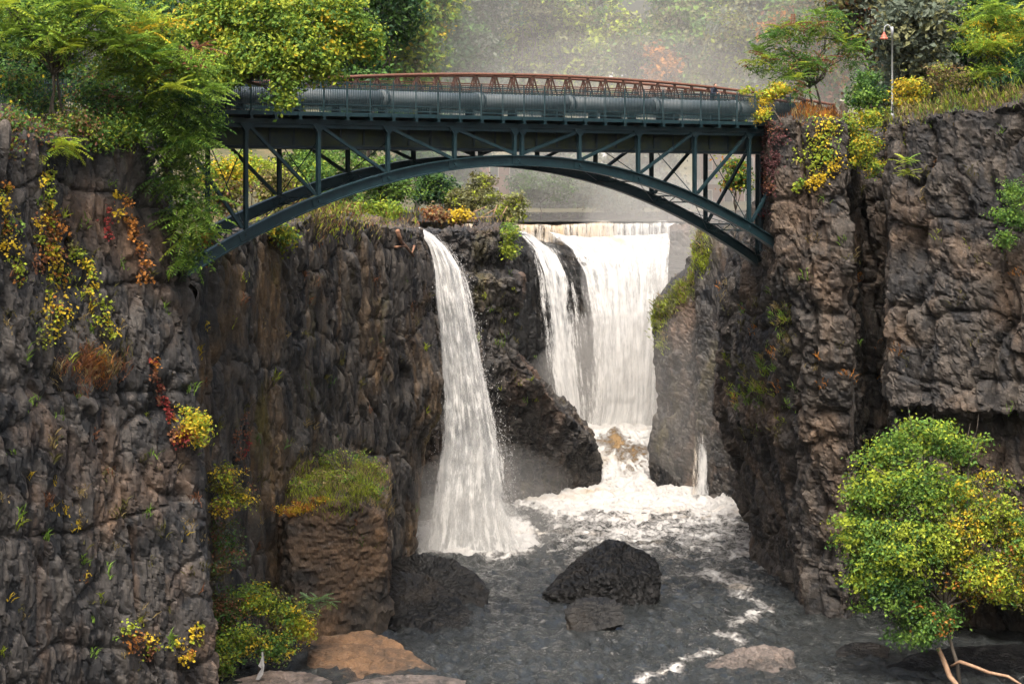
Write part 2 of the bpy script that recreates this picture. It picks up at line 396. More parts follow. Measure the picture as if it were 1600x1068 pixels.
# near cliff on the left
Lc = [(-260, 86), (0, 97), (90, 101), (190, 104.5)]
def lrow(z, edge, dz=(0, 0, 0, 0)):
    r = [Zp(px, z + a, Y) for (px, Y), a in zip(Lc, dz)]
    return r + [Zp(edge, z, 108), Zp(edge - 28, z, 117), Zp(edge - 90, z, 132)]
rows = [[Zp(px, 30.2, Y + 32) for px, Y in Lc] + [Zp(205, 29.6, 138), Zp(195, 29.3, 141), Zp(160, 29.2, 144)],
        [Zp(px, 29.6, Y + 4) for px, Y in Lc] + [Zp(228, 28.8, 110), Zp(212, 28.6, 119), Zp(170, 28.5, 133)],
        lrow(28.4, 236, (0.4, 0.3, 0.0, 0.3)), lrow(26.2, 252), lrow(22.4, 296), lrow(16.8, 318), lrow(9.8, 327), lrow(2.0, 338), lrow(-1.5, 344)]
cliff("cliff_near_left", rows, 'rock_left', "tall dark basalt cliff filling the left side, streaked with autumn vines", 0.10,
      relief=dict(big=0.65, mid=0.30, small=0.10, col=3.6, seed=3, lean=0.16, unit=1.1, joints=0.6))

# cliff under the left half of the bridge, up to the narrow fall
Mc = [(296, 117), (350, 125), (420, 134), (500, 144), (570, 153), (625, 159)]
def mrow(z, edge, ye=166, off=0.0):
    return [Zp(px, z, Y + off) for px, Y in Mc] + [Zp(edge, z, ye), Zp(edge - 14, z, ye + 8), Zp(edge - 34, z, ye + 19)]
ztop = [23.0, 23.2, 23.6, 24.6, 23.9, 23.4, 23.0, 22.9, 22.9]
top = mrow(23, 657)
for p, z in zip(top, ztop): p[2] = z
back = [Zp(px, z - 0.1, Y + 9) for (px, Y), z in zip(Mc, ztop)] + [Zp(652, 22.9, 178), Zp(648, 22.8, 184), Zp(640, 22.7, 190)]
rows = [[Zp(px - 30, 23.6, Y + 60) for px, Y in Mc] + [Zp(640, 22.6, 230), Zp(640, 22.6, 231), Zp(640, 22.6, 232)], back, top,
        mrow(21.4, 672, 167), mrow(18.0, 679, 167), mrow(17.6, 675, 168), mrow(12.2, 695, 166), mrow(9.8, 690, 166.5), mrow(7.6, 668, 167), mrow(3.0, 656, 165), mrow(-1.2, 650, 162.5)]
cliff("cliff_below_bridge", rows, 'rock_mid', "dark columnar cliff under the left half of the bridge, left of the narrow fall", 0.125,
      relief=dict(big=0.70, mid=0.26, small=0.08, col=4.5, seed=21, lean=0.14, joints=0.5))

# rock between the two falls
def crow(z, edge, ye):
    f = lambda t: Zp(690 + (edge - 690) * t, z, 182 + (ye - 182) * t)
    return [Zp(630, z, 183), f(0.0), f(0.35), f(0.72), Zp(edge, z, ye), Zp(edge - 6, z, ye + 12), Zp(edge - 45, z, ye + 28)]
lv = [(23.0, 786, 187), (21.2, 795, 187), (19.6, 787, 188), (18.8, 817, 187), (16.1, 815, 188), (15.0, 805, 188.5), (12.3, 808, 188), (9.9, 848, 190), (7.9, 868, 194), (6.0, 903, 197.5), (4.0, 930, 200), (2.0, 941, 202), (-1.2, 942, 203)]
rows = [[p + (0, 22, -0.2) for p in crow(22.6, 780, 190)]] + [crow(*a) for a in lv]
cliff("cliff_between_falls", rows, 'rock_centre', "craggy rock buttress standing between the narrow fall and the broad fall", 0.135,
      relief=dict(big=0.95, mid=0.36, small=0.10, col=1.4, seed=33, unit=1.15, joints=0.5))

# rock wall behind the broad fall, with the apron up to the weir
Fc = [(755, 224), (800, 228.5), (850, 231.5), (930, 233.5), (1035, 236), (1110, 237)]
zl = [22.4, 21.2, 20.0, 19.2, 18.9, 18.9]
rows = [[Zp(px, z + 0.5, 243.4) for (px, Y), z in zip(Fc, zl)], [Zp(px, z, Y) for (px, Y), z in zip(Fc, zl)],
        [Zp(px + 6, z - 1.2, Y - 2.2) for (px, Y), z in zip(Fc, zl)], [Zp(px + 14, 12, Y - 4) for px, Y in Fc], [Zp(px + 22, 6, Y - 5) for px, Y in Fc], [Zp(px + 30, 1.5, Y - 6) for px, Y in Fc]]
cliff("rock_wall_behind_fall", rows, 'rock_wet', "wet dark rock wall behind the broad fall", 0.2, relief=dict(big=0.6, mid=0.2, small=0.06, col=2.2, seed=41))

# misty pillar right of the broad fall and the wall beyond it
def prow(z, e, tilt=0):
    return [Zp(e + 26, z, 226), Zp(e + 6, z, 209), Zp(e, z, 204.5), Zp(max(e + 30, 1052), z, 201.5), Zp(1084, z + tilt, 200), Zp(1090, z + tilt, 197.5), Zp(1135, z + tilt, 195), Zp(1210, z + tilt, 190)]
rows = [[Zp(1062, 18, 226), Zp(1058, 18, 216), Zp(1054, 18.2, 212), Zp(1066, 18.8, 210), Zp(1084, 20.5, 208), Zp(1092, 22.8, 206), Zp(1135, 23.2, 204), Zp(1210, 23.5, 200)],
        [Zp(1048, 16.6, 226), Zp(1034, 16.4, 209), Zp(1026, 16.2, 205), Zp(1052, 17.2, 202), Zp(1084, 18.8, 200.5), Zp(1090, 22.2, 198.5), Zp(1135, 22.8, 196), Zp(1210, 23.2, 191)],
        prow(15.2, 1021), prow(12, 1020), prow(8.2, 1024), prow(7.0, 1029), prow(5.0, 1018), prow(3.2, 1011), prow(1.4, 1014), prow(-1.2, 1018)]
cliff("cliff_in_mist", rows, 'rock_centre', "grey rock pillar in the mist right of the broad fall", 0.16, relief=dict(big=0.5, mid=0.25, small=0.07, col=1.5, seed=51))
rows = [[Zp(px, 23.2, 275) for px in (1040, 1090, 1200, 1400)], [Zp(px, z, 240) for px, z in ((1044, 22.0), (1090, 22.6), (1200, 23), (1400, 23))],
        [Zp(px, 12, 239) for px in (1040, 1090, 1200, 1400)], [Zp(px, 1, 238) for px in (1034, 1090, 1200, 1400)]]
cliff("cliff_beyond_weir", rows, 'rock_centre', "pale misty rock wall at the right end of the weir", 0.3, relief=dict(big=0.6, mid=0.4, small=0.1, col=1.8, seed=57))

# cliff on the right: front block, dark cleft, second block
def rrow(z, b, c, top=None, push=0.0, eo=(0, 0)):
    k = float(smooth01(np.array(z), 3.0, 23.0)) if top is None else 1.0        # the upper wall leans out over the pool
    P = [(b + 28, 192), (b, 163 - 8 * k), (c, 147 - 8.6 * k), (1258, 141.5 - 4 * k), (1330 + eo[0], 139.5 - 2.5 * k), (1347 + eo[0], 148), (1382 + eo[1], 147), (1389 + eo[1], 134 + push), (1500, 131 + push), (1620, 128 + push), (1800, 122 + push)]
    zz = top or [z] * 11
    return [Zp(px, zt, Y) for (px, Y), zt in zip(P, zz)]
tops = [30.3, 30.4, 30.5, 30.7, 30.3, 29.8, 29.8, 30.1, 30.9, 31.5, 31.9]
rows = [[p + (6, 40, 0.9) for p in rrow(0, 1200, 1215, tops)], [p + (0.3, 2.2, 0.15) for p in rrow(0, 1194, 1200, tops)], rrow(0, 1190, 1196, [t - 0.25 for t in tops]),
        rrow(26.0, 1187, 1200), rrow(22.2, 1142, 1212, eo=(4, 2)), rrow(20.0, 1126, 1212, eo=(5, -4)), rrow(15.5, 1120, 1216, eo=(6, -2)), rrow(13.5, 1116, 1213, push=-0.4, eo=(8, 2)),
        rrow(12.9, 1115, 1212, push=1.6, eo=(8, 3)), rrow(10.4, 1112, 1210, push=1.2, eo=(8, 5)), rrow(9.0, 1124, 1218, push=1.2, eo=(8, 5)), rrow(6.8, 1142, 1225, push=1.5), rrow(3.4, 1160, 1233, push=1.5), rrow(2.6, 1166, 1238, push=5.5), rrow(0.4, 1168, 1244, push=6.5), rrow(-1.3, 1169, 1250, push=6.5)]
cliff("cliff_right", rows, 'rock_right', "broad brown cliff on the right with a dark vertical cleft", 0.13,
      relief=dict(big=0.60, mid=0.28, small=0.11, col=1.5, seed=71, lean=0.03, unit=1.2, joints=0.8), ends=(3.0, 2.0))

lap("cliffs")
# ground behind: plateau rising to wooded slopes, and the upper river
def ground(name, x0, x1, y0, y1, zf, res, label, mat='soil'):
    xs = np.arange(x0, x1 + res, res); ys = np.arange(y0, y1 + res, res); X, Y = np.meshgrid(xs, ys)
    Z = zf(X, Y); P = np.stack([X, Y, Z], 2).reshape(-1, 3)
    P[:, 2] += 0.5 * fbm(P * 0.08, 5, 4)
    F = grid_faces(len(ys), len(xs))[:, ::-1]
    return tag(mesh_obj(name, P, F, M[mat], smooth=True), label, kind="structure")
ground("ground", -420, 420, 262, 1400, lambda X, Y: 23.4 + 20 * smooth01(Y, 285, 420) + 18 * smooth01(Y, 420, 900), 6.0, "wooded ground beyond the upper river")
ground("ground_left", -160, -21.0, 142, 300, lambda X, Y: 23.4 + 6.0 * smooth01(-X, 26, 40) + 0 * Y, 3.0, "leafy ground left of the upper river")
ground("ground_right", 32, 220, 168, 300, lambda X, Y: 31.2 + 0 * Y, 3.0, "ground behind the right cliff")

# pool, rapids and plunge pool in one sheet
xs = np.concatenate([np.arange(-120, -16, 4.0), np.arange(-16, 30, 0.17), np.arange(30, 121, 4.0)])
ys = np.concatenate([np.arange(20, 96, 4.0), np.arange(96, 236, 0.26)])
X, Y = np.meshgrid(xs, ys); P = np.stack([X.ravel(), Y.ravel(), 0 * X.ravel()], 1)
px = 800 + P[:, 0] * FPX / P[:, 1]
lift = 3.0 * smooth01(P[:, 1], 202.5, 216)
bump = 1.1 * np.exp(-(((px - 968) / 24) ** 2 + ((P[:, 1] - 213.0) / 2.2) ** 2))
turb = smooth01(P[:, 1], 172, 198)
Q = P * (0.55, 0.38, 1); Q = Q + np.stack([fbm(P * 0.22, 90, 3), fbm(P * 0.22, 91, 3), 0 * px], 1) * 1.6
w1 = 1 - np.abs(fbm(Q * 1.0, 80, 4, 0.55)) * 2.2
w2 = fbm(P * (1.9, 1.3, 1), 84, 3)
fallb = np.exp(-(((px - 742) / 95) ** 2 + ((P[:, 1] - 168) / 6.0) ** 2))
P[:, 2] = lift + bump + (0.38 + 0.28 * turb + 0.5 * fallb) * (w1 - 0.6) + (0.16 + 0.10 * turb) * w2
rap = smooth01(P[:, 1], 201, 205) * (1 - smooth01(P[:, 1], 216, 219))
P[:, 2] += rap * 0.35 * fbm(P * (0.8, 0.35, 1), 96, 3)
py = HY + CH * FPX / P[:, 1]
def seg_d(a, b):
    a = np.array(a, float); b = np.array(b, float); q = np.stack([px, py], 1); t = np.clip(((q - a) @ (b - a)) / ((b - a) @ (b - a)), 0, 1)
    e = q - (a + t[:, None] * (b - a)); return np.hypot(e[:, 0], e[:, 1] * 1.6)
foam = 0.27 + 0.06 * fbm(P * (0.09, 0.06, 1), 99, 3) + 0.24 * smooth01(-py, -945, -815) * smooth01(px, 790, 900) + 0.36 * smooth01(-py, -812, -768)  # base level: sparse foam, raised so pale flecks imitate the pool's silvery reflections
foam = np.maximum(foam, 0.90 * np.exp(-((np.maximum(np.abs(px - 745) - 50, 0) / 60) ** 2 + (np.maximum(np.abs(py - 838) - 12, 0) / 20) ** 2)))
fpath = [((1105, 898), (1165, 912), 20), ((1150, 925), (1200, 946), 15), ((1200, 950), (1150, 974), 14), ((1128, 990), (1158, 1002), 13), ((1120, 1018), (1075, 1028), 15), ((1060, 1042), (1000, 1060), 14), ((1130, 872), (1168, 866), 14)]
for a_, b_, w_ in fpath: foam = np.maximum(foam, 0.53 * np.exp(-(seg_d(a_, b_) / (w_ * 1.5)) ** 2))
foam = np.where(P[:, 1] > 201.5, 0.62 + 0.22 * smooth01(P[:, 1], 214, 224) + 0.25 * fbm(P * (0.5, 0.25, 1), 97, 3), foam)
rock_show = np.exp(-(((px - 962) / 12) ** 2 + ((P[:, 1] - 211.6) / 1.1) ** 2)); foam = foam - 0.16 * rock_show - 0.13 * np.exp(-(((px - 975) / 34) ** 2 + ((P[:, 1] - 211) / 3.2) ** 2))
river = mesh_obj("river", P, grid_faces(len(ys), len(xs))[:, ::-1], M['water'], smooth=True, attrs={"foam": foam, "tan": smooth01(P[:, 1], 200, 204) * (1 - smooth01(P[:, 1], 218, 222))})
tag(river, "dark rippled pool with white foam below the falls", kind="structure")
xs = np.arange(-60, 60, 1.0); ys = np.concatenate([np.arange(243.2, 270, 0.6), np.arange(270, 300, 4)]); X, Y = np.meshgrid(xs, ys)
P = np.stack([X.ravel(), Y.ravel(), 22.5 + 0.05 * fbm(np.stack([X.ravel(), Y.ravel(), 0 * X.ravel()], 1) * 0.6, 7)], 1)
tag(mesh_obj("upper_river", P, grid_faces(len(ys), len(xs))[:, ::-1], M['water'], smooth=True, attrs={"foam": np.full(len(P), 0.3), "tan": np.full(len(P), 0.1)}), "calm river above the weir", kind="structure")

lap("water")
# ------------------------------------------------------------------ boulders
def boulder(name, pts, mat, label, sub=5, unit=0.8, big=0.14, mid=0.12, small=0.05, seed=1, parent=None, cat="boulder", group=None, col=1.0):
    pts = np.array([W(*p) if len(p) == 3 else Zp(*p[:3]) for p in pts])
    bm = bmesh.new(); vs = [bm.verts.new(p) for p in pts]; bmesh.ops.convex_hull(bm, input=vs); bm.normal_update()
    c = pts.mean(0); pl = []
    for f in bm.faces:
        n = np.array(f.normal); d = n @ (np.array(f.verts[0].co) - c)
        if d < 0: n, d = -n, -d
        pl.append((n, max(d, 0.05)))
    bm.free(); bm = bmesh.new(); bmesh.ops.create_icosphere(bm, subdivisions=sub, radius=1.0)
    D = np.array([v.co[:] for v in bm.verts]); F = np.array([[v.index for v in f.verts] for f in bm.faces]); bm.free()
    ext = pts.max(0) - pts.min(0); D = D * (ext / ext.max()) ; D /= np.linalg.norm(D, axis=1, keepdims=True)
    N = np.array([p[0] for p in pl]); dist = np.array([p[1] for p in pl])
    r = dist[None] / np.maximum(D @ N.T, 1e-3); k = r.argmin(1); P = c + D * r.min(1)[:, None]
    nn = 0.6 * N[k] + 0.4 * D; nn /= np.linalg.norm(nn, axis=1, keepdims=True)
    d, t = rock_relief(P, big * 0.9, mid * 0.8, small * 1.0, col, seed, 0.25, unit * 1.7); P = P + nn * d[:, None]
    base = np.array([c[0], c[1], max(P[:, 2].min(), 0)])
    o = mesh_obj(name, P, F, M[mat], parent, base, attrs={"tint": t})
    if parent is None: tag(o, label, cat, group)
    return o
G_ = -0.8   # depth of boulder feet below the water
boulder("boulder", [(845, 928, 147), (872, 905, 152), (905, 868, 152), (950, 840, 149.5), (965, 842, 149), (1000, 858, 150), (1026, 872, 149), (1034, 893, 147.5), (1028, 930, 146), (940, 905, 144.8), (905, 935, 145)] + [(850, 966, 146.5), (905, 972, 144.5), (1018, 968, 144.8), (1032, 955, 149), (880, 948, 153)],
        'rock_wet', "big angular dark boulder standing alone mid-pool below the falls", 6, 0.75, 0.26, 0.20, 0.09, 5, group="boulders in the pool")
boulder("boulder", [(880, 950, 137), (903, 934, 138), (946, 930, 138), (975, 942, 137), (978, 974, 136), (905, 992, 135.5), (884, 990, 136), (930, 1000, 137)], 'rock_wet', "small low dark rock just in front of the big angular boulder", 5, 0.5, 0.14, 0.1, 0.04, 8, group="boulders in the pool")
boulder("boulder", [(612, 872, 150), (660, 864, 149), (705, 870, 148), (748, 898, 146.5), (766, 922, 145), (760, 950, 144), (690, 960, 144), (610, 955, 146), (640, 975, 150), (740, 965, 148)], 'rock_wet', "dark wet boulder at the foot of the cliff, nearest the narrow fall", 6, 0.7, 0.22, 0.16, 0.06, 11, group="boulders in the pool")
boulder("boulder", [(602, 912, 141), (625, 890, 142), (668, 896, 141.5), (708, 926, 140), (738, 954, 138), (728, 985, 136.5), (650, 992, 136.5), (600, 980, 138), (615, 995, 142), (720, 980, 141)], 'rock_wet', "dark sloping boulder with a flat left side beside the mossy rock block", 6, 0.6, 0.22, 0.16, 0.06, 14, group="boulders in the pool")
boulder("boulder", [(482, 1000, 128), (530, 988, 128.5), (575, 982, 129), (610, 996, 128), (650, 1022, 126.5), (684, 1044, 125), (682, 1075, 123.5), (530, 1085, 122.5), (475, 1080, 124), (490, 1070, 129), (640, 1060, 129)], 'rock_tan', "tan rounded boulder at the bottom left water edge", 6, 0.8, 0.34, 0.18, 0.07, 17, group="boulders in the pool")
boulder("boulder", [(1062, 1056, 125), (1130, 1032, 126), (1152, 1012, 127), (1200, 1006, 127.5), (1238, 1016, 127.5), (1246, 1044, 126), (1235, 1075, 124), (1130, 1078, 123.5), (1070, 1080, 124), (1150, 1060, 129), (1240, 1060, 129)], 'rock_pale', "pale wet boulder with rough ridges at the bottom right of the foam", 6, 0.5, 0.16, 0.14, 0.06, 20, group="boulders in the pool")
boulder("boulder", [(1304, 1016, 129), (1325, 1002, 130), (1360, 1001, 130), (1392, 1010, 129.5), (1388, 1036, 127.5), (1310, 1038, 128), (1350, 1045, 131)], 'rock_wet', "flat black wet rock left of the bare leaning tree trunk", 5, 0.5, 0.12, 0.1, 0.04, 23, group="boulders in the pool")
boulder("rock_ledge", [(1385, 1040, 125.5), (1440, 1016, 128), (1500, 1008, 129), (1600, 1004, 129), (1720, 1004, 128), (1720, 1100, 120), (1480, 1090, 121), (1400, 1085, 123), (1440, 1070, 131), (1700, 1070, 131)], 'rock_wet', "dark flat rock ledge under the leaning tree at bottom right", 6, 0.7, 0.2, 0.16, 0.06, 26, cat="rock ledge")
boulder("rock_ledge", [(360, 1062, 122), (420, 1046, 123), (480, 1048, 123), (520, 1062, 121), (520, 1110, 118), (350, 1110, 118), (430, 1100, 125)], 'rock_pale', "grey rock shelf at the bottom edge below the pale rag", 5, 0.5, 0.14, 0.1, 0.05, 29, cat="rock ledge")
boulder("rock_ledge", [(540, 1066, 120.5), (600, 1054, 121), (680, 1052, 121), (730, 1062, 120), (720, 1110, 116), (540, 1110, 116), (640, 1100, 123)], 'rock_pale', "pale rough rock shelf below the tan boulder at the bottom edge", 5, 0.5, 0.14, 0.12, 0.06, 31, cat="rock ledge")
boulder("rock_block", [(425, 1000, 134), (448, 818, 133.5), (505, 788, 134), (560, 786, 135), (603, 812, 136), (607, 980, 136.5), (590, 1004, 135.5), (470, 1010, 133), (420, 760, 141), (455, 722, 147), (540, 712, 149), (600, 708, 149), (610, 735, 146), (606, 790, 140), (612, 940, 147), (420, 960, 147)],
        'rock_block', "squarish rock block with grass on top left of the narrow fall", 6, 0.9, 0.45, 0.24, 0.09, 37, cat="rock block", col=0.5)
lap("boulders")
# ------------------------------------------------------------------ surfaces seen at a pixel (for things that grow on them)
bpy.context.view_layer.update()
DG = bpy.context.evaluated_depsgraph_get()
def hit(px, py):
    """first terrain surface along the photo ray, and its normal"""
    d = Vector(((px - 800.0) / FPX, 1.0, -(py - HY) / FPX)).normalized()
    ok, loc, nrm, *_ = S.ray_cast(DG, Vector((0, 0, CH)), d, distance=900)
    if not ok: return W(px, py, 240.0), np.array([0, -1, 0.0])
    n = np.array(nrm)
    return np.array(loc), (n if n[1] < 0.3 else -n)
def drop(x, y, z0=80.0, default=0.0):
    """height of the terrain under a plan position"""
    ok, loc, *_ = S.ray_cast(DG, Vector((x, y, z0)), Vector((0, 0, -1)), distance=200)
    return loc.z if ok else default

# ------------------------------------------------------------------ waterfalls
def sheet(rows, res=0.12, jit=0.25, seed=1, bulge=0.0, zjit=0.0):
    """rows of (left px, right px, py, Y) from lip to foot -> grid of world points"""
    G = np.array([[W(l + (r - l) * t, y, Y - bulge * math.sin(math.pi * t)) for t in np.linspace(0, 1, 9)] for l, r, y, Y in rows])
    G = resample(resample(G, 1, res), 0, res); G = blur(G, 6); nv, nu = G.shape[:2]
    u = np.linalg.norm(np.gradient(G, axis=1), axis=2).cumsum(1); v = np.linalg.norm(np.gradient(G, axis=0), axis=2).cumsum(0)
    P = G.reshape(-1, 3).copy(); um = u.mean(0)[None].repeat(nv, 0).ravel(); vm = v.mean(1)[:, None].repeat(nu, 1).ravel()
    q = np.stack([um * 1.5, vm * 0.22, 0 * um + seed], 1)
    P[:, 1] -= jit * fbm(q, seed, 4) + 0.4 * jit * fbm(q * (3, 6, 1), seed + 9, 3)
    if zjit: P[:, 2] += zjit * fbm(np.stack([um * 0.35, 0 * um, 0 * um + seed], 1), seed + 3, 4)
    s = np.tile(np.linspace(0, 1, nu), nv); t = np.repeat(np.linspace(0, 1, nv), nu)
    return P, grid_faces(nv, nu), np.stack([um, vm], 1), s, t
def water_sheet(name, parent, rows, mat, dens, tan=None, **kw):
    P, F, uv, s, t = sheet(rows, **kw)
    e = np.minimum(s, 1 - s)
    d = dens(s, t, e) if callable(dens) else np.full(len(s), dens)
    return mesh_obj(name, P, F, M[mat], parent, smooth=True, uv=uv, attrs={"dens": d, "tan": tan(s, t) if tan else 0 * s})
def droplets(name, parent, P, size, seed=3):
    g = np.random.default_rng(seed); n = len(P); sz = size * g.uniform(0.4, 1.3, n)
    T = np.array([(1, 0, -0.5), (-0.5, 0.87, -0.5), (-0.5, -0.87, -0.5), (0, 0, 1.4)]); V = P[:, None, :] + T[None] * sz[:, None, None]
    F = (np.arange(n)[:, None, None] * 4 + np.array([(0, 2, 1), (0, 1, 3), (1, 2, 3), (2, 0, 3)])[None]).reshape(-1, 3)
    o = mesh_obj(name, V.reshape(-1, 3), F, M['drop'], parent); o["kind"] = "stuff"; return o

Lrows = [(632, 654, 354, 183), (644, 664, 358, 179), (656, 678, 366, 174.5), (668, 700, 386, 171.8), (674, 722, 420, 170.6), (676, 738, 470, 170), (682, 754, 540, 169.6), (688, 770, 620, 169.2), (684, 784, 700, 168.8), (672, 797, 780, 168.2), (664, 808, 830, 167.8), (656, 822, 866, 167.3)]
nf = empty("waterfall", W(735, 858, 168)); tag(nf, "narrow white waterfall plunging beside the dark cliff into the pool", "waterfall", kind="structure")
o = water_sheet("water_sheet", nf, Lrows, 'fall_a', lambda s, t, e: 0.24 + 0.70 * smooth01(e, 0.0, 0.26) - 0.22 * np.exp(-((s - 0.40) / 0.10) ** 2) * smooth01(-t, -0.42, -0.12) + 0.15 * smooth01(t, 0.5, 0.9), seed=4, jit=0.35, bulge=0.6)
V2 = [(l - 4, r + 10 + 10 * (i > 5), y, Y - 0.7) for i, (l, r, y, Y) in enumerate(Lrows[2:])]
water_sheet("spray_veil", nf, V2, 'fall_b', lambda s, t, e: 0.12 + 0.36 * smooth01(e, 0.0, 0.30) + 0.10 * t, seed=14, jit=0.5, bulge=0.7)
g = np.random.default_rng(5); n = 1800; tt = g.beta(2.2, 1.3, n); Lr = np.array(V2, float); k = tt * (len(Lr) - 1); i = np.clip(k.astype(int), 0, len(Lr) - 2); f = (k - i)[:, None]; R = Lr[i] * (1 - f) + Lr[i + 1] * f
side = g.random(n) < 0.80; sx = np.where(side, R[:, 1] - 24 * tt - 4 + np.abs(g.normal(0, 14, n)) * (0.25 + tt) - 6, R[:, 0] + g.normal(0, 5, n))
dp = np.stack([W(a, b + g.normal(0, 4), c - g.uniform(0, 1.2)) for a, b, c in zip(sx, R[:, 2], R[:, 3])]); droplets("droplets", nf, dp, 0.024, 6)

bf = empty("waterfall", W(960, 655, 229)); tag(bf, "broad white waterfall pouring over the far rock wall in the mist", "waterfall", kind="structure")
A = [(796, 850, 362, 238), (806, 866, 370, 231), (820, 900, 388, 228.4), (832, 925, 430, 226.6), (840, 938, 500, 225.6), (850, 942, 580, 224.8), (862, 946, 640, 224.2), (862, 948, 664, 223.6)]
water_sheet("side_sheet", bf, A, 'fall_a', lambda s, t, e: 0.22 + 0.50 * np.exp(-((s - 0.36) / 0.20) ** 2) + 0.16 * t + 0.10 * smooth01(s, 0.8, 1.0), seed=24, jit=0.35, res=0.16, zjit=0.4)
B = [(846, 1052, 364, 242.6), (862, 1050, 374, 238.5), (888, 1048, 394, 233.2), (908, 1046, 430, 229.6), (922, 1042, 500, 227.2), (926, 1036, 580, 226.2), (926, 1032, 640, 225.6), (920, 1030, 666, 225)]
water_sheet("main_sheet", bf, B, 'fall_a', lambda s, t, e: 0.25 + (0.55 + 0.23 * smooth01(t, 0.05, 0.25)) * smooth01(s, 0.0, 0.12) * (0.35 + 0.65 * smooth01(1 - s, 0.0, 0.10)), lambda s, t: 0.8 * np.exp(-((s - 0.50 - 0.55 * t) / 0.05) ** 2) * smooth01(-t, -0.32, -0.16), seed=34, jit=0.45, res=0.16, zjit=0.9)
water_sheet("spray_veil", bf, [(l - 10, r + 4, y, Y - 1.2) for l, r, y, Y in B[2:]], 'fall_b', lambda s, t, e: 0.20 + 0.45 * smooth01(e, 0, 0.3) + 0.15 * t, seed=44, jit=0.6, res=0.18)
wr = empty("weir", W(890, 350, 243.3)); tag(wr, "low weir with a thin tan curtain of water behind the broad fall", "weir")
mbw = MB()
mbw.beam(Zp(722, 20.0, 244.0), Zp(1062, 20.0, 244.0), 1.4, 4.3); mbw.obj("wall", M['rock_wet'], wr)
water_sheet("water_curtain", wr, [(724, 1064, 346.5, 244.9), (724, 1064, 347.6, 243.4), (724, 1064, 352, 242.9), (724, 1064, 372, 242.7), (724, 1064, 398, 242.6)], 'fall_a',
            lambda s, t, e: 0.62 + 0.35 * np.exp(-((t - 0.1) / 0.08) ** 2) + 0 * s, lambda s, t: 0.75 * smooth01(-s, -0.78, -0.6) * smooth01(t, 0.02, 0.12), seed=54, jit=0.12, res=0.16, zjit=0.35)
sc = empty("waterfall", W(1092, 758, 199)); tag(sc, "small trickling fall down the grey rock pillar, right of the rapids", "waterfall", kind="structure")
water_sheet("water_sheet", sc, [(1086, 1098, 590, 197.2), (1083, 1100, 650, 196.6), (1080, 1108, 690, 196.2), (1078, 1112, 730, 195.8), (1072, 1114, 774, 195.2)], 'fall_a', lambda s, t, e: 0.10 + (0.12 + 0.40 * smooth01(e, 0, 0.25)) * (0.35 + 0.65 * smooth01(t, 0.35, 0.7)), lambda s, t: 0.7 * smooth01(-s, -0.5, -0.2), seed=64, jit=0.2)
lap("falls")
# ------------------------------------------------------------------ steel arch bridge
A0 = np.array([0.3355, 128.0, 0.0]); AX = np.array([3.4775, 2.63, 0.0]); PAN = np.linalg.norm(AX); AXU = AX / PAN
TR = np.array([-AXU[1], AXU[0], 0.0]); BW = 3.9
def B_(i, z, t=0.0):
    """point on the bridge: panel number along it, height, metres behind the near truss"""
    p = A0 + AX * i + TR * t; return np.array([p[0], p[1], z])
def zrib(i): return 28.0 - 0.245 * i * i
ZT = 29.52
br = empty("arch_bridge", B_(0, 22.0, BW / 2)); tag(br, "dark teal steel arch bridge with picket railings spanning the gorge", "bridge")
def part(name, fn, mat='steel', parent=None, smooth=False):
    m = MB(); fn(m); return m.obj(name, M[mat], parent or br, smooth=smooth)
def rib(m, t):
    n = 80; ii = np.linspace(-5.15, 5.15, n)
    prof = [(-.19, .30), (.19, .30), (.19, .24), (.055, .235), (.055, -.235), (.19, -.24), (.19, -.30), (-.19, -.30), (-.19, -.24), (-.055, -.235), (-.055, .235), (-.19, .24)]
    V = []
    for a in ii:
        sl = -0.49 * a / PAN; up = np.array([0, 0, 1.0]) - AXU * sl; up /= np.linalg.norm(up); c = B_(a, zrib(a) - 0.30, t)
        V += [c + TR * x + up * y for x, y in prof]
    k = len(prof); F = [(i * k + j, i * k + (j + 1) % k, (i + 1) * k + (j + 1) % k, (i + 1) * k + j) for i in range(n - 1) for j in range(k)]
    m.add(V, F + [tuple(range(k)), tuple(range((n - 1) * k, n * k))])
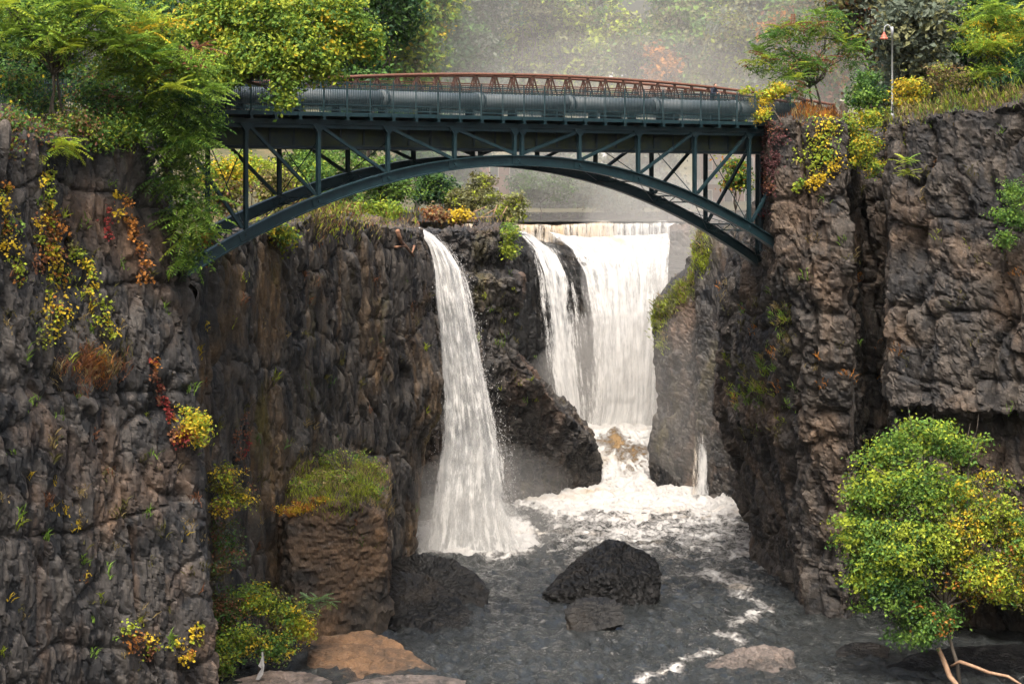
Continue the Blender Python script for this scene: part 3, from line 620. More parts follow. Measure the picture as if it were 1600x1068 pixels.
for t in (0.0, BW):
    rb = part("arch_rib", lambda m: rib(m, t))
    for i in range(-4, 5):
        sl = -0.49 * i / PAN
        d = (AXU + np.array([0, 0, sl])); d /= np.linalg.norm(d); c = B_(i, zrib(i) - 0.30, t)
        part("splice_plate", lambda m: [m.beam(c - d * 0.42 + TR * s, c + d * 0.42 + TR * s, 0.03, 0.40) for s in (-0.075, 0.075)], parent=rb)
        part("pin", lambda m: m.tube([c - TR * 0.16, c + TR * 0.16], 0.085, 10), parent=rb)
    part("top_chord", lambda m: [m.beam(B_(-5.35, ZT, t), B_(4.95, ZT, t), 0.30, 0.05), m.beam(B_(-5.35, ZT - 0.13, t), B_(4.95, ZT - 0.13, t), 0.05, 0.21), m.beam(B_(-5.35, ZT + 0.13, t), B_(4.95, ZT + 0.13, t), 0.05, 0.21)])
    for i in range(-5, 6):
        offs = (-0.06, 0.06) if i == 0 else (0.0,)
        for o_ in offs:
            z0 = max(zrib(i + o_) - 0.05, 22.0)
            part("vertical_post", lambda m: [m.beam(B_(i + o_, z0, t - 0.085), B_(i + o_, ZT - 0.02, t - 0.085), 0.20, 0.035, AXU * 0 + TR), m.beam(B_(i + o_, z0, t + 0.085), B_(i + o_, ZT - 0.02, t + 0.085), 0.20, 0.035, TR), m.beam(B_(i + o_, z0, t), B_(i + o_, ZT - 0.02, t), 0.03, 0.15, TR)])
            part("gusset_plate", lambda m: [m.add([B_(i + o_ - 0.10, ZT - 0.03, t + s), B_(i + o_ + 0.10, ZT - 0.03, t + s), B_(i + o_ + 0.025, ZT - 0.42, t + s), B_(i + o_ - 0.025, ZT - 0.42, t + s), B_(i + o_ - 0.10, ZT - 0.03, t + s + 0.02), B_(i + o_ + 0.10, ZT - 0.03, t + s + 0.02), B_(i + o_ + 0.025, ZT - 0.42, t + s + 0.02), B_(i + o_ - 0.025, ZT - 0.42, t + s + 0.02)], [(0, 1, 2, 3), (7, 6, 5, 4), (0, 4, 5, 1), (1, 5, 6, 2), (2, 6, 7, 3), (3, 7, 4, 0)]) for s in (-0.125, 0.105)])
    for i in range(-5, 5):
        a, b = (i, i + 1) if i < 0 else (i + 1, i)
        p = B_(a + (0.05 if i < 0 else -0.05), ZT - 0.2, t); q = B_(b + (-0.05 if i < 0 else 0.05), zrib(b) + 0.05, t)
        part("diagonal", lambda m: [m.beam(p + TR * s, q + TR * s, 0.05, 0.16) for s in (-0.06, 0.06)])
for i in range(-4, 5):                                     # bracing between the two trusses
    z = zrib(i) - 0.12
    part("cross_strut", lambda m: [m.beam(B_(i, z, 0.1), B_(i, z, BW - 0.1), 0.07, 0.07), m.beam(B_(i, z - 0.36, 0.1), B_(i, z - 0.36, BW - 0.1), 0.07, 0.07)] + [m.beam(B_(i, z - 0.34 * (k % 2), 0.3 + k * 0.66), B_(i, z - 0.34 * ((k + 1) % 2), 0.3 + (k + 1) * 0.66), 0.03, 0.05) for k in range(5)])
    if abs(i) >= 2:
        part("sway_rod", lambda m: [m.tube([B_(i, z + 0.1, 0.1), B_(i, ZT - 0.9, BW - 0.1)], 0.03, 6), m.tube([B_(i, z + 0.1, BW - 0.1), B_(i, ZT - 0.9, 0.1)], 0.03, 6)])
for i in range(-5, 5):
    part("lateral_rod", lambda m: [m.tube([B_(i, zrib(i) - 0.4, 0.1), B_(i + 1, zrib(i + 1) - 0.4, BW - 0.1)], 0.022, 6), m.tube([B_(i, zrib(i) - 0.4, BW - 0.1), B_(i + 1, zrib(i + 1) - 0.4, 0.1)], 0.022, 6)])
for t in (0.85, BW - 0.85):
    part("girder", lambda m: [m.beam(B_(-5.35, 28.95, t), B_(4.95, 28.95, t), 0.05, 1.0), m.beam(B_(-5.35, 28.42, t), B_(4.95, 28.42, t), 0.34, 0.06), m.beam(B_(-5.35, 29.46, t), B_(4.95, 29.46, t), 0.34, 0.06)], 'girder')
    for k in range(-16, 15):
        part("stiffener", lambda m: m.beam(B_(k / 3.0 + 0.1, 28.46, t - 0.09), B_(k / 3.0 + 0.1, 29.42, t - 0.09), 0.12, 0.02, TR), 'steel_dark')
part("bottom_plate", lambda m: m.beam(B_(-5.35, 28.30, BW / 2), B_(4.95, 28.30, BW / 2), 2.6, 0.14), 'steel_dark')
for k in range(-16, 15):
    part("floor_beam", lambda m: [m.beam(B_(k / 3.0, 29.82, -0.62), B_(k / 3.0, 29.82, BW + 0.62), 0.15, 0.19), m.beam(B_(k / 3.0, 29.90, -0.64), B_(k / 3.0, 29.90, BW + 0.64), 0.24, 0.03), m.beam(B_(k / 3.0, 29.735, -0.64), B_(k / 3.0, 29.735, BW + 0.64), 0.24, 0.03)])
part("deck", lambda m: m.beam(B_(-5.35, 30.02, BW / 2), B_(4.95, 30.02, BW / 2), BW + 0.9, 0.13), 'plank')
part("walkway", lambda m: [m.beam(B_(-5.35, 30.62, 2.4), B_(4.95, 30.62, 2.4), 2.2, 0.08)] + [m.beam(B_(k / 3.0, 30.33, 1.4), B_(k / 3.0, 30.33, 3.4), 0.12, 0.50) for k in range(-15, 15, 3)], 'plank')
for t in (-0.50, BW + 0.50):
    part("edge_channel", lambda m: m.beam(B_(-5.35, 30.02, t), B_(4.95, 30.02, t), 0.07, 0.20))
    fe = part("picket_row", lambda m: [m.beam(B_(i, 30.17, t), B_(i, 31.74, t), 0.042, 0.030) for i in np.arange(-5.35, 4.97, 0.11 / PAN)], 'steel'); fe["kind"] = "stuff"
    for z in (30.26, 30.52, 31.62):
        part("rail", lambda m: m.beam(B_(-5.35, z, t), B_(4.95, z, t), 0.05, 0.055))
    for k in range(-16, 15):
        part("fence_post", lambda m: [m.beam(B_(k / 3.0, 29.92, t - 0.03), B_(k / 3.0, 31.84, t - 0.03), 0.075, 0.075), m.beam(B_(k / 3.0 - 0.03, 29.99, t - 0.05), B_(k / 3.0 + 0.03, 29.99, t - 0.05), 0.12, 0.16)])
for s, i in ((-1, -5.1), (1, 5.1)):
    part("bearing_block", lambda m: m.beam(B_(i, zrib(i) - 0.55, -0.45), B_(i, zrib(i) - 0.55, BW + 0.45), 0.9, 0.9), 'rock_pale')
    part("end_frame", lambda m: [m.beam(B_(i * 0.982, 22.2, t), B_(i * 0.982, 29.4, t), 0.22, 0.22, TR) for t in (0.3, BW - 0.3)] + [m.beam(B_(i * 0.982, 28.2, 0.3), B_(i * 0.982, 28.2, BW - 0.3), 0.2, 0.3)], 'steel_dark')

# water main carried on the deck
pm = empty("water_pipe", B_(0, 30.1, 0.75)); tag(pm, "thick grey water main running along the bridge deck behind the railing", "pipe")
zpipe = 30.93
cps = [i for i in np.arange(-4.9, 4.7, 1.46)]
for a, b in zip([-5.35] + cps, cps + [4.95]):
    part("pipe_length", lambda m: m.tube([B_(a, zpipe, 0.62), B_(b, zpipe, 0.62)], 0.44, 28), 'pipe', pm, True)
for c in cps:
    cp = part("coupling", lambda m: m.tube([B_(c - 0.045, zpipe, 0.62), B_(c + 0.045, zpipe, 0.62)], 0.50, 28), 'pipe', pm, True)
    part("clamp", lambda m: m.tube([B_(c + 0.01, zpipe, 0.62), B_(c + 0.025, zpipe, 0.62)], 0.525, 28), 'steel_dark', cp)
for k in range(-16, 15, 2):
    part("saddle", lambda m: m.beam(B_(k / 3.0, 30.28, 0.62), B_(k / 3.0 + 0.03, 30.28, 0.62), 0.7, 0.42), 'steel_dark', pm)

# rusty footbridge behind, its arched top chord over the railing
fb = empty("footbridge", B_(0.2, 30.0, 14.0)); tag(fb, "rusty truss footbridge with a low arched top chord behind the teal bridge", "bridge")
def R_(s, z, t=0.0):
    p = np.array([0.15, 138.8, 0]) + AXU * s + TR * t; return np.array([p[0], p[1], z])
def ztc(s): return 33.0 - 0.0022 * (s - 3.0) ** 2
NP = 19; HS = 1.42
for t in (0.0, 2.2):
    part("top_chord", lambda m: m.tube([R_(k * HS / 2, ztc(k * HS / 2), t) for k in range(-NP * 2, NP * 2 + 1)], 0.095, 8), 'rust', fb, True)
    part("bottom_chord", lambda m: m.tube([R_(k * HS, 31.0, t) for k in range(-NP, NP + 1)], 0.085, 8), 'rust_dark', fb, True)
    for z in (31.55, 32.0, 32.35):
        part("hand_rail", lambda m: m.tube([R_(k * HS, min(z, ztc(k * HS) - 0.3), t + 0.12) for k in range(-NP, NP + 1)], 0.038, 6), 'rust', fb)
    for k in range(-NP, NP + 1):
        part("vertical_post", lambda m: m.tube([R_(k * HS, 31.0, t), R_(k * HS, ztc(k * HS), t)], 0.045, 6), 'rust_dark', fb)
    for k in range(-NP, NP):
        c_ = (k + 0.5) * HS
        part("diagonal", lambda m: [m.beam(R_(k * HS, ztc(k * HS), t), R_(c_, 31.05, t), 0.07, 0.07), m.beam(R_((k + 1) * HS, ztc((k + 1) * HS), t), R_(c_, 31.05, t), 0.07, 0.07)], 'rust_dark', fb)
part("deck", lambda m: m.beam(R_(-NP * HS, 30.88, 1.1), R_(NP * HS, 30.88, 1.1), 2.3, 0.12), 'plank', fb)
for s in (-NP * HS + 0.6, NP * HS - 0.6):
    part("pier", lambda m: [m.beam(R_(s, 22.5, t), R_(s, 30.9, t), 0.35, 0.35, TR) for t in (0.1, 2.1)] + [m.beam(R_(s, 30.7, 0), R_(s, 30.7, 2.2), 0.3, 0.3)], 'rust_dark', fb)
lap("bridge")
# ------------------------------------------------------------------ plants
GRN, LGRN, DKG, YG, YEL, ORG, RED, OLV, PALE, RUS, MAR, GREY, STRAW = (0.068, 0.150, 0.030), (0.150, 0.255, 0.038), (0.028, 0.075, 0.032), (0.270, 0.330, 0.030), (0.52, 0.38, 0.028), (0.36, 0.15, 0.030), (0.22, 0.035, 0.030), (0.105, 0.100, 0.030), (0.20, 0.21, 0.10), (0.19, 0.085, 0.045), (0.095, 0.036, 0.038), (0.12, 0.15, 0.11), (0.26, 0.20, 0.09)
LIME = (0.22, 0.33, 0.040)
def unit(v): return v / (np.linalg.norm(v, axis=-1, keepdims=True) + 1e-9)
def leaf_quads(P, N, size, col, aspect=0.6, g=rng):
    n = len(P); t = unit(np.cross(N, g.normal(size=(n, 3)))); b = np.cross(N, t); L = (size * 0.5)[:, None]; Wd = L * aspect
    V = np.stack([P - t * L, P + b * Wd + N * L * 0.25, P + t * L, P - b * Wd + N * L * 0.25], 1).reshape(-1, 3)
    F = np.arange(n * 4).reshape(n, 4); return V, F, np.repeat(col, 4, 0)
def pick_cols(n, pal, g):
    c = np.array([p[0] for p in pal], float); w = np.array([p[1] for p in pal], float); return c[g.choice(len(c), n, p=w / w.sum())]
def blob_world(b):
    px, py, rx, ry, Y = b[:5]; s = Y / FPX; return W(px, py, Y), np.array([rx * s, b[5] if len(b) > 5 and b[5] else 0.5 * (rx + ry) * s, ry * s])
def leaf_cloud(blobs, n, leaf, pal, seed, clump=0.42, per=22, shell=0.55, up=0.5, jit=0.18):
    """leaf positions gathered in clumps spread through a crown's lobes"""
    g = np.random.default_rng(seed); C, R, pals = [], [], []
    for b in blobs:
        c, r = blob_world(b); C.append(c); R.append(r); pals.append(b[6] if len(b) > 6 else pal)
    vol = np.array([r[0] * r[2] for r in R]); cnt = np.maximum(1, (vol / vol.sum() * n / per).astype(int))
    Ps, Ns, Cs = [], [], []
    for c, r, m, p_ in zip(C, R, cnt, pals):
        d = unit(g.normal(size=(m, 3))); rad = (shell + (1 - shell) * g.random(m) ** 0.6) * g.uniform(0.8, 1.12, m)
        cc = c + d * r * rad[:, None]; col = pick_cols(m, p_, g)
        k = per; P = np.repeat(cc, k, 0) + g.normal(size=(m * k, 3)) * clump * np.array([1, 1, 0.6]); o = np.repeat(d, k, 0)
        Ps.append(P); Ns.append(unit(o * 0.5 + np.array([0, -0.15, up]) + g.normal(size=(m * k, 3)) * 0.55))
        cl = np.repeat(col, k, 0) * (1 + g.normal(size=(m * k, 1)) * jit).clip(0.4, 1.8); alt = g.random(m * k) < 0.09
        cl[alt] = pick_cols(int(alt.sum()), p_, g); Cs.append(cl)
    P = np.concatenate(Ps); g2 = g.uniform(0.5, 1.5, len(P))
    return P, np.concatenate(Ns), leaf * g2, np.concatenate(Cs), np.concatenate([blob_world(b)[0][None] for b in blobs])
def curve(p, q, sag=0.0, n=6, g=rng, wob=0.06):
    p = np.asarray(p, float); q = np.asarray(q, float); L = np.linalg.norm(q - p); t = np.linspace(0, 1, n)[:, None]
    c = p + (q - p) * t + np.array([0, 0, 1.0]) * sag * L * np.sin(math.pi * t); c[1:-1] += g.normal(size=(n - 2, 3)) * wob * L * 0.5; return c
def woody(m, base, tips, r0, g, fork=0.45):
    """a tapering stem that forks to the lobes of the crown"""
    base = np.asarray(base, float); mid = base + (np.mean(tips, 0) - base) * fork
    m.tube(curve(base - np.array([0, 0, 0.25]), mid, 0.0, 5, g), np.linspace(r0, r0 * 0.62, 5), 8)
    for t in tips:
        c = curve(mid, t, 0.05, 6, g); m.tube(c, np.linspace(r0 * 0.55, r0 * 0.14, 6), 6)
        for k in (2, 3, 4):
            e = c[k] + (t - mid) * g.uniform(0.08, 0.25) + g.normal(size=3) * 0.07 * np.linalg.norm(t - mid); m.tube(curve(c[k], e, 0.06, 4, g), np.linspace(r0 * 0.22, r0 * 0.06, 4), 5)
def plant(name, label, cat, base, blobs, n, leaf, pal, seed, r0=0.12, group=None, stem='bark', **kw):
    """tree or shrub: stem with limbs, crown of leaf clumps"""
    g = np.random.default_rng(seed + 1000); base = np.asarray(base, float); rt = empty(name, base); tag(rt, label, cat, group)
    P, N, sz, col, tips = leaf_cloud(blobs, n, leaf, pal, seed, **kw); V, F, c4 = leaf_quads(P, N, sz, col, 0.62, g)
    mesh_obj("crown" if cat == "tree" else "foliage", V, F, M['leaf'], rt, cols=c4)
    m = MB(); woody(m, base, tips, r0, g); m.obj("trunk" if cat == "tree" else "stem", M[stem], rt, smooth=True)
    return rt

# pinnate fronds for the trees of heaven: a few shared meshes, one object per frond
def frond_mesh(seed, pairs=9, width=0.25):
    g = np.random.default_rng(seed); V, F, C = [], [], []; 
    def rz(x): return 0.10 * x - 0.42 * x * x
    xs = np.linspace(0, 1, 8)
    for i in range(7):                                       # rachis as a thin three-cornered strip
        for x in (xs[i], xs[i + 1]): V += [(x, 0.008, rz(x)), (x, -0.008, rz(x))]
        k = len(V); F.append((k - 4, k - 3, k - 1, k - 2)); C += [(0.8, 0.6, 0.5)] * 4
    for i in range(pairs * 2 + 1):
        end = i == pairs * 2; s = 1 if i % 2 else -1; x = 0.16 + 0.82 * (i // 2) / (pairs - 1) if not end else 0.99
        L = width * (1.0 - 0.45 * abs((x - 0.45)) ** 1.3) * g.uniform(0.85, 1.15); w = 0.36 * L
        d = np.array([0.35, s * 0.94, -0.25 + g.normal() * 0.12]) if not end else np.array([1, 0, -0.7]); d /= np.linalg.norm(d); p = np.array([x, 0, rz(x)]); a = np.array([1, 0, 0.1]); a = a - d * (a @ d); a /= np.linalg.norm(a)
        k = len(V); V += [tuple(p), tuple(p + d * L * 0.40 + a * w * 0.5), tuple(p + d * L + np.array([0, 0, -0.03])), tuple(p + d * L * 0.40 - a * w * 0.5)]; F.append((k, k + 1, k + 2, k + 3)); f = g.uniform(0.8, 1.2); C += [(f, f, f)] * 4
    return make_mesh("frond", V, F, M['frond'], cols=np.array(C))
FRONDS = [frond_mesh(k) for k in range(5)]
def frond_plant(name, label, cat, base, blobs, tips, per, length, pal, seed, r0=0.09, droop=0.0, group=None, fill=0, up=0.35, stem='bark', shoots=None):
    g = np.random.default_rng(seed); base = np.asarray(base, float); rt = empty(name, base); tag(rt, label, cat, group)
    C, R, pl = zip(*[(*blob_world(b), b[6] if len(b) > 6 else pal) for b in blobs]); area = np.array([r[0] * r[2] for r in R]); cnt = np.maximum(1, np.round(area / area.sum() * tips)).astype(int)
    T = []
    for c, r, m, p_ in zip(C, R, cnt, pl):
        for _ in range(m):
            d = unit(g.normal(size=3) + np.array([0, -0.55, 0.1])); T.append((c + d * r * g.uniform(0.35, 0.95), d, p_))
    for p, d, p_ in T:
        col = pick_cols(1, p_, g)[0]
        for k in range(per):
            az = 2 * math.pi * (k + g.random()) / per; el = g.uniform(-0.15, 0.75) - droop
            v = unit(np.array([math.cos(az) * math.cos(el), math.sin(az) * math.cos(el) - 0.2, math.sin(el)]) + d * 0.35)
            u = unit(np.cross((0, 0, 1.0), v)); w = np.cross(v, u); L = length * g.uniform(0.65, 1.2)
            o = bpy.data.objects.new("frond", FRONDS[int(g.integers(5))]); COL.objects.link(o); o.parent = rt
            mtx = np.eye(4); mtx[:3, 0] = v * L; mtx[:3, 1] = u * L; mtx[:3, 2] = w * L; mtx[:3, 3] = p - base + g.normal(size=3) * 0.05; o.matrix_local = Matrix(mtx.tolist())
            c = (pick_cols(1, p_, g)[0] if g.random() < 0.25 else col) * g.uniform(0.75, 1.25); o.color = (*[float(x) for x in c], 1.0)
    m = MB(); rtips = [T[i][0] for i in g.choice(len(T), min(len(T), 12), replace=False)]
    for s in (shoots or [base]):
        sel = [t for t in rtips if g.random() < 0.75] or rtips[:2]; woody(m, s, np.array(sel), r0, g, 0.55)
    m.obj("trunk" if cat == "tree" else "stem", M[stem], rt, smooth=True)
    if fill:
        P, N, sz, cl, _ = leaf_cloud(blobs, int(fill * 1.9), 0.19, pal, seed + 7, clump=0.3, shell=0.2); V, F, c4 = leaf_quads(P, N, sz, cl, 0.4, g); f = mesh_obj("inner_leaves", V, F, M['leaf'], rt, cols=c4); f["kind"] = "stuff"
    return rt

def blades(P, N, h, col, g, w=0.03, lean=0.5):
    """grass blades: tapered bent strips"""
    n = len(P); a = g.uniform(0, 2 * math.pi, n); d = np.stack([np.cos(a), np.sin(a), 0 * a], 1); up = unit(np.array([0, 0, 1.0]) + N * 0.35 + d * lean * g.random((n, 1)))
    s = unit(np.cross(up, g.normal(size=(n, 3)))); H = h[:, None]; mid = P + up * H * 0.55; tip = P + up * H + d * H * 0.35 * lean - np.array([0, 0, 1]) * H * 0.12 * lean
    V = np.stack([P - s * w, P + s * w, mid + s * w * 0.7, tip, mid - s * w * 0.7], 1).reshape(-1, 3)
    F = np.arange(n * 5).reshape(n, 5); return V, F, np.repeat(col, 5, 0)
def tufts(name, label, spots, per, h, pal, seed, spread=0.25, parent=None, w=0.03, kind=None, cat=None, lean=0.6, group=None):
    """grass rooted on the surface seen at each pixel"""
    g = np.random.default_rng(seed); Ps, Ns, Hs, Cs = [], [], [], []
    for s in spots:
        p, n = hit(s[0], s[1]); k = int(per * (s[2] if len(s) > 2 else 1)); q = g.normal(size=(k, 3)) * spread; q -= np.outer(q @ n, n) * 0.8
        Ps.append(p + q); Ns.append(np.repeat(n[None], k, 0)); Hs.append(h * g.uniform(0.5, 1.2, k) * (s[3] if len(s) > 3 else 1)); c = pick_cols(1, pal, g); Cs.append(np.repeat(c, k, 0) * (1 + g.normal(size=(k, 1)) * 0.25).clip(0.5, 1.6))
    P = np.concatenate(Ps); V, F, c4 = blades(P, np.concatenate(Ns), np.concatenate(Hs), np.concatenate(Cs), g, w, lean)
    o = mesh_obj(name, V, F, M['leaf'], parent, P.mean(0) if parent is None else None, cols=c4); return tag(o, label, cat, group, kind)
def vine(name, label, path, n, leaf, pal, seed, spread=7, group="vines on the cliffs"):
    """creeper: leaves along a line down the rock, each on the surface it clings to"""
    g = np.random.default_rng(seed); path = np.array(path, float); d = np.r_[0, np.cumsum(np.linalg.norm(np.diff(path[:, :2], axis=0), axis=1))]; t = g.random(n) * d[-1]
    q = np.stack([np.interp(t, d, path[:, 0]), np.interp(t, d, path[:, 1])], 1); sp = np.interp(t, d, path[:, 2]) if path.shape[1] > 2 else np.full(n, spread)
    cl = np.floor(t / 9).astype(int); cen = g.normal(size=(cl.max() + 1, 2)) * 0.8; q = q + (cen[cl] + g.normal(size=(n, 2)) * 0.6) * sp[:, None]
    H = [hit(a, b) for a, b in q]; P = np.array([h[0] for h in H]); N = np.array([h[1] for h in H]); med = np.median(P[:, 1]); ok = np.abs(P[:, 1] - med) < 4; P, N, t = P[ok], N[ok], t[ok]; n = len(P)
    P = P + N * g.uniform(0.05, 0.35, (n, 1)); base = P[P[:, 2].argmax()]; rt = empty(name, base); tag(rt, label, "vine", group)
    col = pick_cols(cl.max() + 1, pal, g)[cl[ok]] * (1 + g.normal(size=(n, 1)) * 0.25).clip(0.4, 1.7)
    V, F, c4 = leaf_quads(P, unit(N * 0.7 + np.array([0, 0, 0.5]) + g.normal(size=(n, 3)) * 0.45), leaf * g.uniform(0.6, 1.3, n), col, 0.75, g); mesh_obj("foliage", V, F, M['leaf'], rt, cols=c4)
    m = MB(); pts = []
    for x in np.linspace(0, d[-1], 9): a = hit(np.interp(x, d, path[:, 0]), np.interp(x, d, path[:, 1])); pts.append(a[0] + a[1] * 0.06)
    pts = [p for p in pts if abs(p[1] - med) < 4]
    if len(pts) > 1: m.tube(pts, 0.025, 5); m.obj("stem", M['bark'], rt)
    return rt

# --- left edge: trees of heaven and a locust on the clifftop
def on(px, py, Y): 
    p = W(px, py, Y); p[2] = drop(p[0], p[1], 60, p[2]); return p
AIL = [(LGRN, 4), (GRN, 1.2), (YG, 2), (LIME, 4)]
frond_plant("ailanthus_tree", "leafy tree with three thin grey trunks on the left clifftop", "tree", on(82, 215, 103.5),
            [(25, 20, 55, 35, 102), (95, 40, 75, 45, 102.5), (160, 15, 75, 40, 103), (15, 70, 40, 28, 102), (185, 70, 50, 35, 103), (120, 85, 45, 25, 102.5, 0, [(YG, 2), (LIME, 3), (LGRN, 2)])], 33, 9, 1.22, AIL, 101, 0.075, fill=2600,
            shoots=[on(70, 215, 103.6), on(84, 218, 103.2), on(100, 212, 103.9)])
frond_plant("ailanthus_tree", "spreading tree with a bright yellow top and rusty leaf tips left of the bridge railing", "tree", on(205, 190, 105.5),
            [(245, 45, 55, 28, 105, 0, [(YG, 4), (YEL, 1), (LIME, 2)]), (215, 100, 60, 35, 104.5), (285, 90, 65, 30, 105.2, 0, [(LGRN, 3), (LIME, 3), (RUS, 0.6)]), (310, 125, 40, 35, 105.5), (190, 95, 40, 22, 104, 0, [(YG, 3), (ORG, 0.6), (LIME, 2)]), (240, 135, 45, 20, 104.4, 0, [(YG, 3), (YEL, 1), (LGRN, 3)])], 33, 9, 1.18, AIL, 102, 0.10, fill=2200)
HANG = [(GRN, 3), (LGRN, 5), (LIME, 2), (DKG, 0.6)]
frond_plant("ailanthus_tree", "dense green tree hanging over the cliff edge and hiding the bridge's left end", "tree", on(232, 215, 107),
            [(265, 165, 55, 35, 106), (315, 180, 35, 40, 107), (225, 185, 40, 30, 105.5), (290, 225, 50, 40, 106.3), (285, 280, 45, 40, 106.6), (295, 330, 42, 38, 106.8), (305, 375, 32, 30, 107, 0, [(LGRN, 3), (YG, 2), (ORG, 0.5)]), (298, 405, 20, 22, 107)], 33, 9, 1.25, HANG, 103, 0.10, 0.35, fill=5200)
frond_plant("ailanthus_sapling", "bright yellow-green sapling jutting from the cliff rim under the three thin trunks", "shrub", hit(80, 262)[0] + (0, 0.2, 0.4),
            [(55, 222, 28, 14, 101), (85, 232, 30, 16, 100.8), (70, 248, 16, 16, 100.6), (110, 228, 18, 12, 101.4)], 11, 8, 0.85, [(YG, 4), (LIME, 4)], 104, 0.04, 0.25)
plant("locust_tree", "yellow-green leafy tree whose branches hang in front of the bridge railing", "tree", W(318, 168, 113.5),
      [(340, 40, 70, 45, 113), (430, 25, 80, 45, 112), (520, 20, 60, 42, 112.5), (560, 60, 38, 40, 113), (470, 75, 65, 35, 111.5), (400, 85, 60, 32, 111.5), (340, 110, 55, 30, 112), (450, 125, 30, 22, 111.3), (438, 152, 26, 16, 111.2), (500, 105, 45, 25, 112), (375, -10, 80, 40, 113)],
      34000, 0.20, [(YG, 5), (LGRN, 5), (YEL, 0.5), (GRN, 1.5)], 105, 0.20, shell=0.3, clump=0.32)
SH = [(GRN, 4), (OLV, 2), (LGRN, 2), (DKG, 2)]
plant("shrub", "dark green shrub between the thin trunks and the cliff rim at far left", "shrub", on(30, 190, 104), [(20, 130, 50, 40, 105), (70, 165, 45, 30, 104.5), (10, 190, 40, 22, 102)], 4200, 0.17, SH + [(YEL, 1)], 106, 0.05, shell=0.1)
plant("shrub", "shaded green shrub right of the thin trunks on the left clifftop", "shrub", on(165, 185, 106), [(150, 140, 50, 38, 106.5), (190, 165, 50, 32, 106), (140, 185, 35, 22, 104.5)], 4800, 0.17, SH + [(RUS, 0.8)], 107, 0.05, shell=0.1)
plant("shrub", "dull green shrub under the spreading tree beside the left bridge end", "shrub", on(240, 150, 112), [(230, 130, 60, 45, 113), (300, 110, 55, 45, 115), (270, 190, 40, 30, 110)], 4200, 0.18, [(DKG, 3), (GRN, 3)], 108, 0.05, shell=0.1)

plant("shrub", "olive shrub on the left cliff rim under the thin trunks", "shrub", on(110, 215, 103), [(110, 195, 35, 22, 102.6), (140, 205, 28, 20, 103), (35, 205, 30, 18, 101.5)], 3000, 0.16, [(OLV, 3), (GRN, 3), (YG, 2), (RUS, 1)], 109, 0.04, shell=0.1)
plant("shrub", "green shrub hanging over the rim left of the dense hanging tree", "shrub", on(190, 205, 105), [(175, 200, 28, 18, 104), (205, 205, 25, 22, 104.6), (160, 222, 16, 12, 103.2)], 2400, 0.16, [(GRN, 3), (LGRN, 3), (YG, 2)], 110, 0.04, shell=0.1)
plant("shrub", "tangled brown and green shrub on the cliff rim at the far left edge", "shrub", on(15, 215, 100), [(10, 200, 35, 22, 99), (50, 208, 28, 16, 100), (0, 228, 25, 14, 98)], 2600, 0.16, [(OLV, 3), (RUS, 2), (GRN, 3), (YG, 1)], 111, 0.04, shell=0.1)
# --- plants on the near left cliff
VY, VO = [(YEL, 3), (YG, 4), (OLV, 1), (ORG, 0.6)], [(ORG, 4), (YEL, 2), (RUS, 2)]
vine("vine", "long yellow vine hanging down the left cliff, broadest at its lower end", [(70, 262, 6), (66, 330, 7), (84, 400, 8), (82, 470, 17), (74, 545, 12)], 900, 0.165, VY, 201)
vine("vine", "yellow and green vine at the left picture edge beside the cliff top", [(8, 285, 7), (14, 350, 10), (24, 405, 8), (32, 440, 6)], 420, 0.155, VY + [(LGRN, 3)], 202)
vine("vine", "thin yellow vine slanting down the middle of the left cliff", [(112, 382, 6), (135, 420, 7), (150, 470, 8), (176, 535, 8)], 480, 0.155, VY, 203)
vine("vine", "orange vine on the left cliff beside the hanging green tree", [(186, 300, 5), (203, 345, 7), (218, 395, 7), (226, 440, 5)], 380, 0.17, VO, 204)
vine("vine", "orange-yellow vine between the two long yellow vines", [(80, 330, 10), (74, 380, 13), (70, 430, 10)], 420, 0.17, VO, 205)
vine("vine", "small crimson vine high on the left cliff", [(164, 320, 3), (163, 345, 5), (168, 372, 4)], 110, 0.15, [(RED, 4), (RUS, 1)], 206)
vine("vine", "red and orange vine low on the left cliff edge beside the yellow shrub", [(236, 560, 4), (245, 600, 6), (258, 645, 6), (284, 690, 7)], 330, 0.17, [(RED, 2), (ORG, 2), (RUS, 2)], 207)
vine("vine", "two dark red strands of vine on the shaded cliff left of the grassy block", [(385, 645, 4), (372, 680, 5), (362, 715, 4), (376, 715, 3), (388, 668, 4)], 230, 0.15, [(RED, 1), (RUS, 3), (MAR, 2)], 208)
vine("vine", "yellow vine trailing on the foot of the left cliff beside the bottom shrub", [(268, 1012, 6), (285, 1020, 7), (300, 1010, 6), (310, 970, 5)], 260, 0.17, VY, 209)
vine("vine", "small yellow and orange vine at the foot of the left cliff", [(200, 985, 8), (215, 1005, 12), (240, 1000, 8)], 280, 0.16, VY + VO, 210)
tufts("grass_clump", "bushy orange-brown grass clump halfway up the left cliff", [(g_[0], g_[1], 1) for g_ in np.random.default_rng(3).normal((145, 575), (22, 10), (26, 2))], 70, 0.55, [(RUS, 4), (STRAW, 2), (ORG, 1), (OLV, 1.5)], 211, 0.3, cat="grass", w=0.018, lean=0.9)
plant("shrub", "bright yellow shrub on the right edge of the left cliff", "shrub", hit(300, 700)[0] + (0, 0.1, 0), [(300, 655, 20, 20, 107), (312, 668, 18, 24, 107), (296, 682, 16, 14, 106.8, 0, [(ORG, 2), (RED, 2), (YEL, 1)])], 1500, 0.15, [(YEL, 4), (YG, 4)], 212, 0.03, shell=0.2, clump=0.22)
g = np.random.default_rng(71)
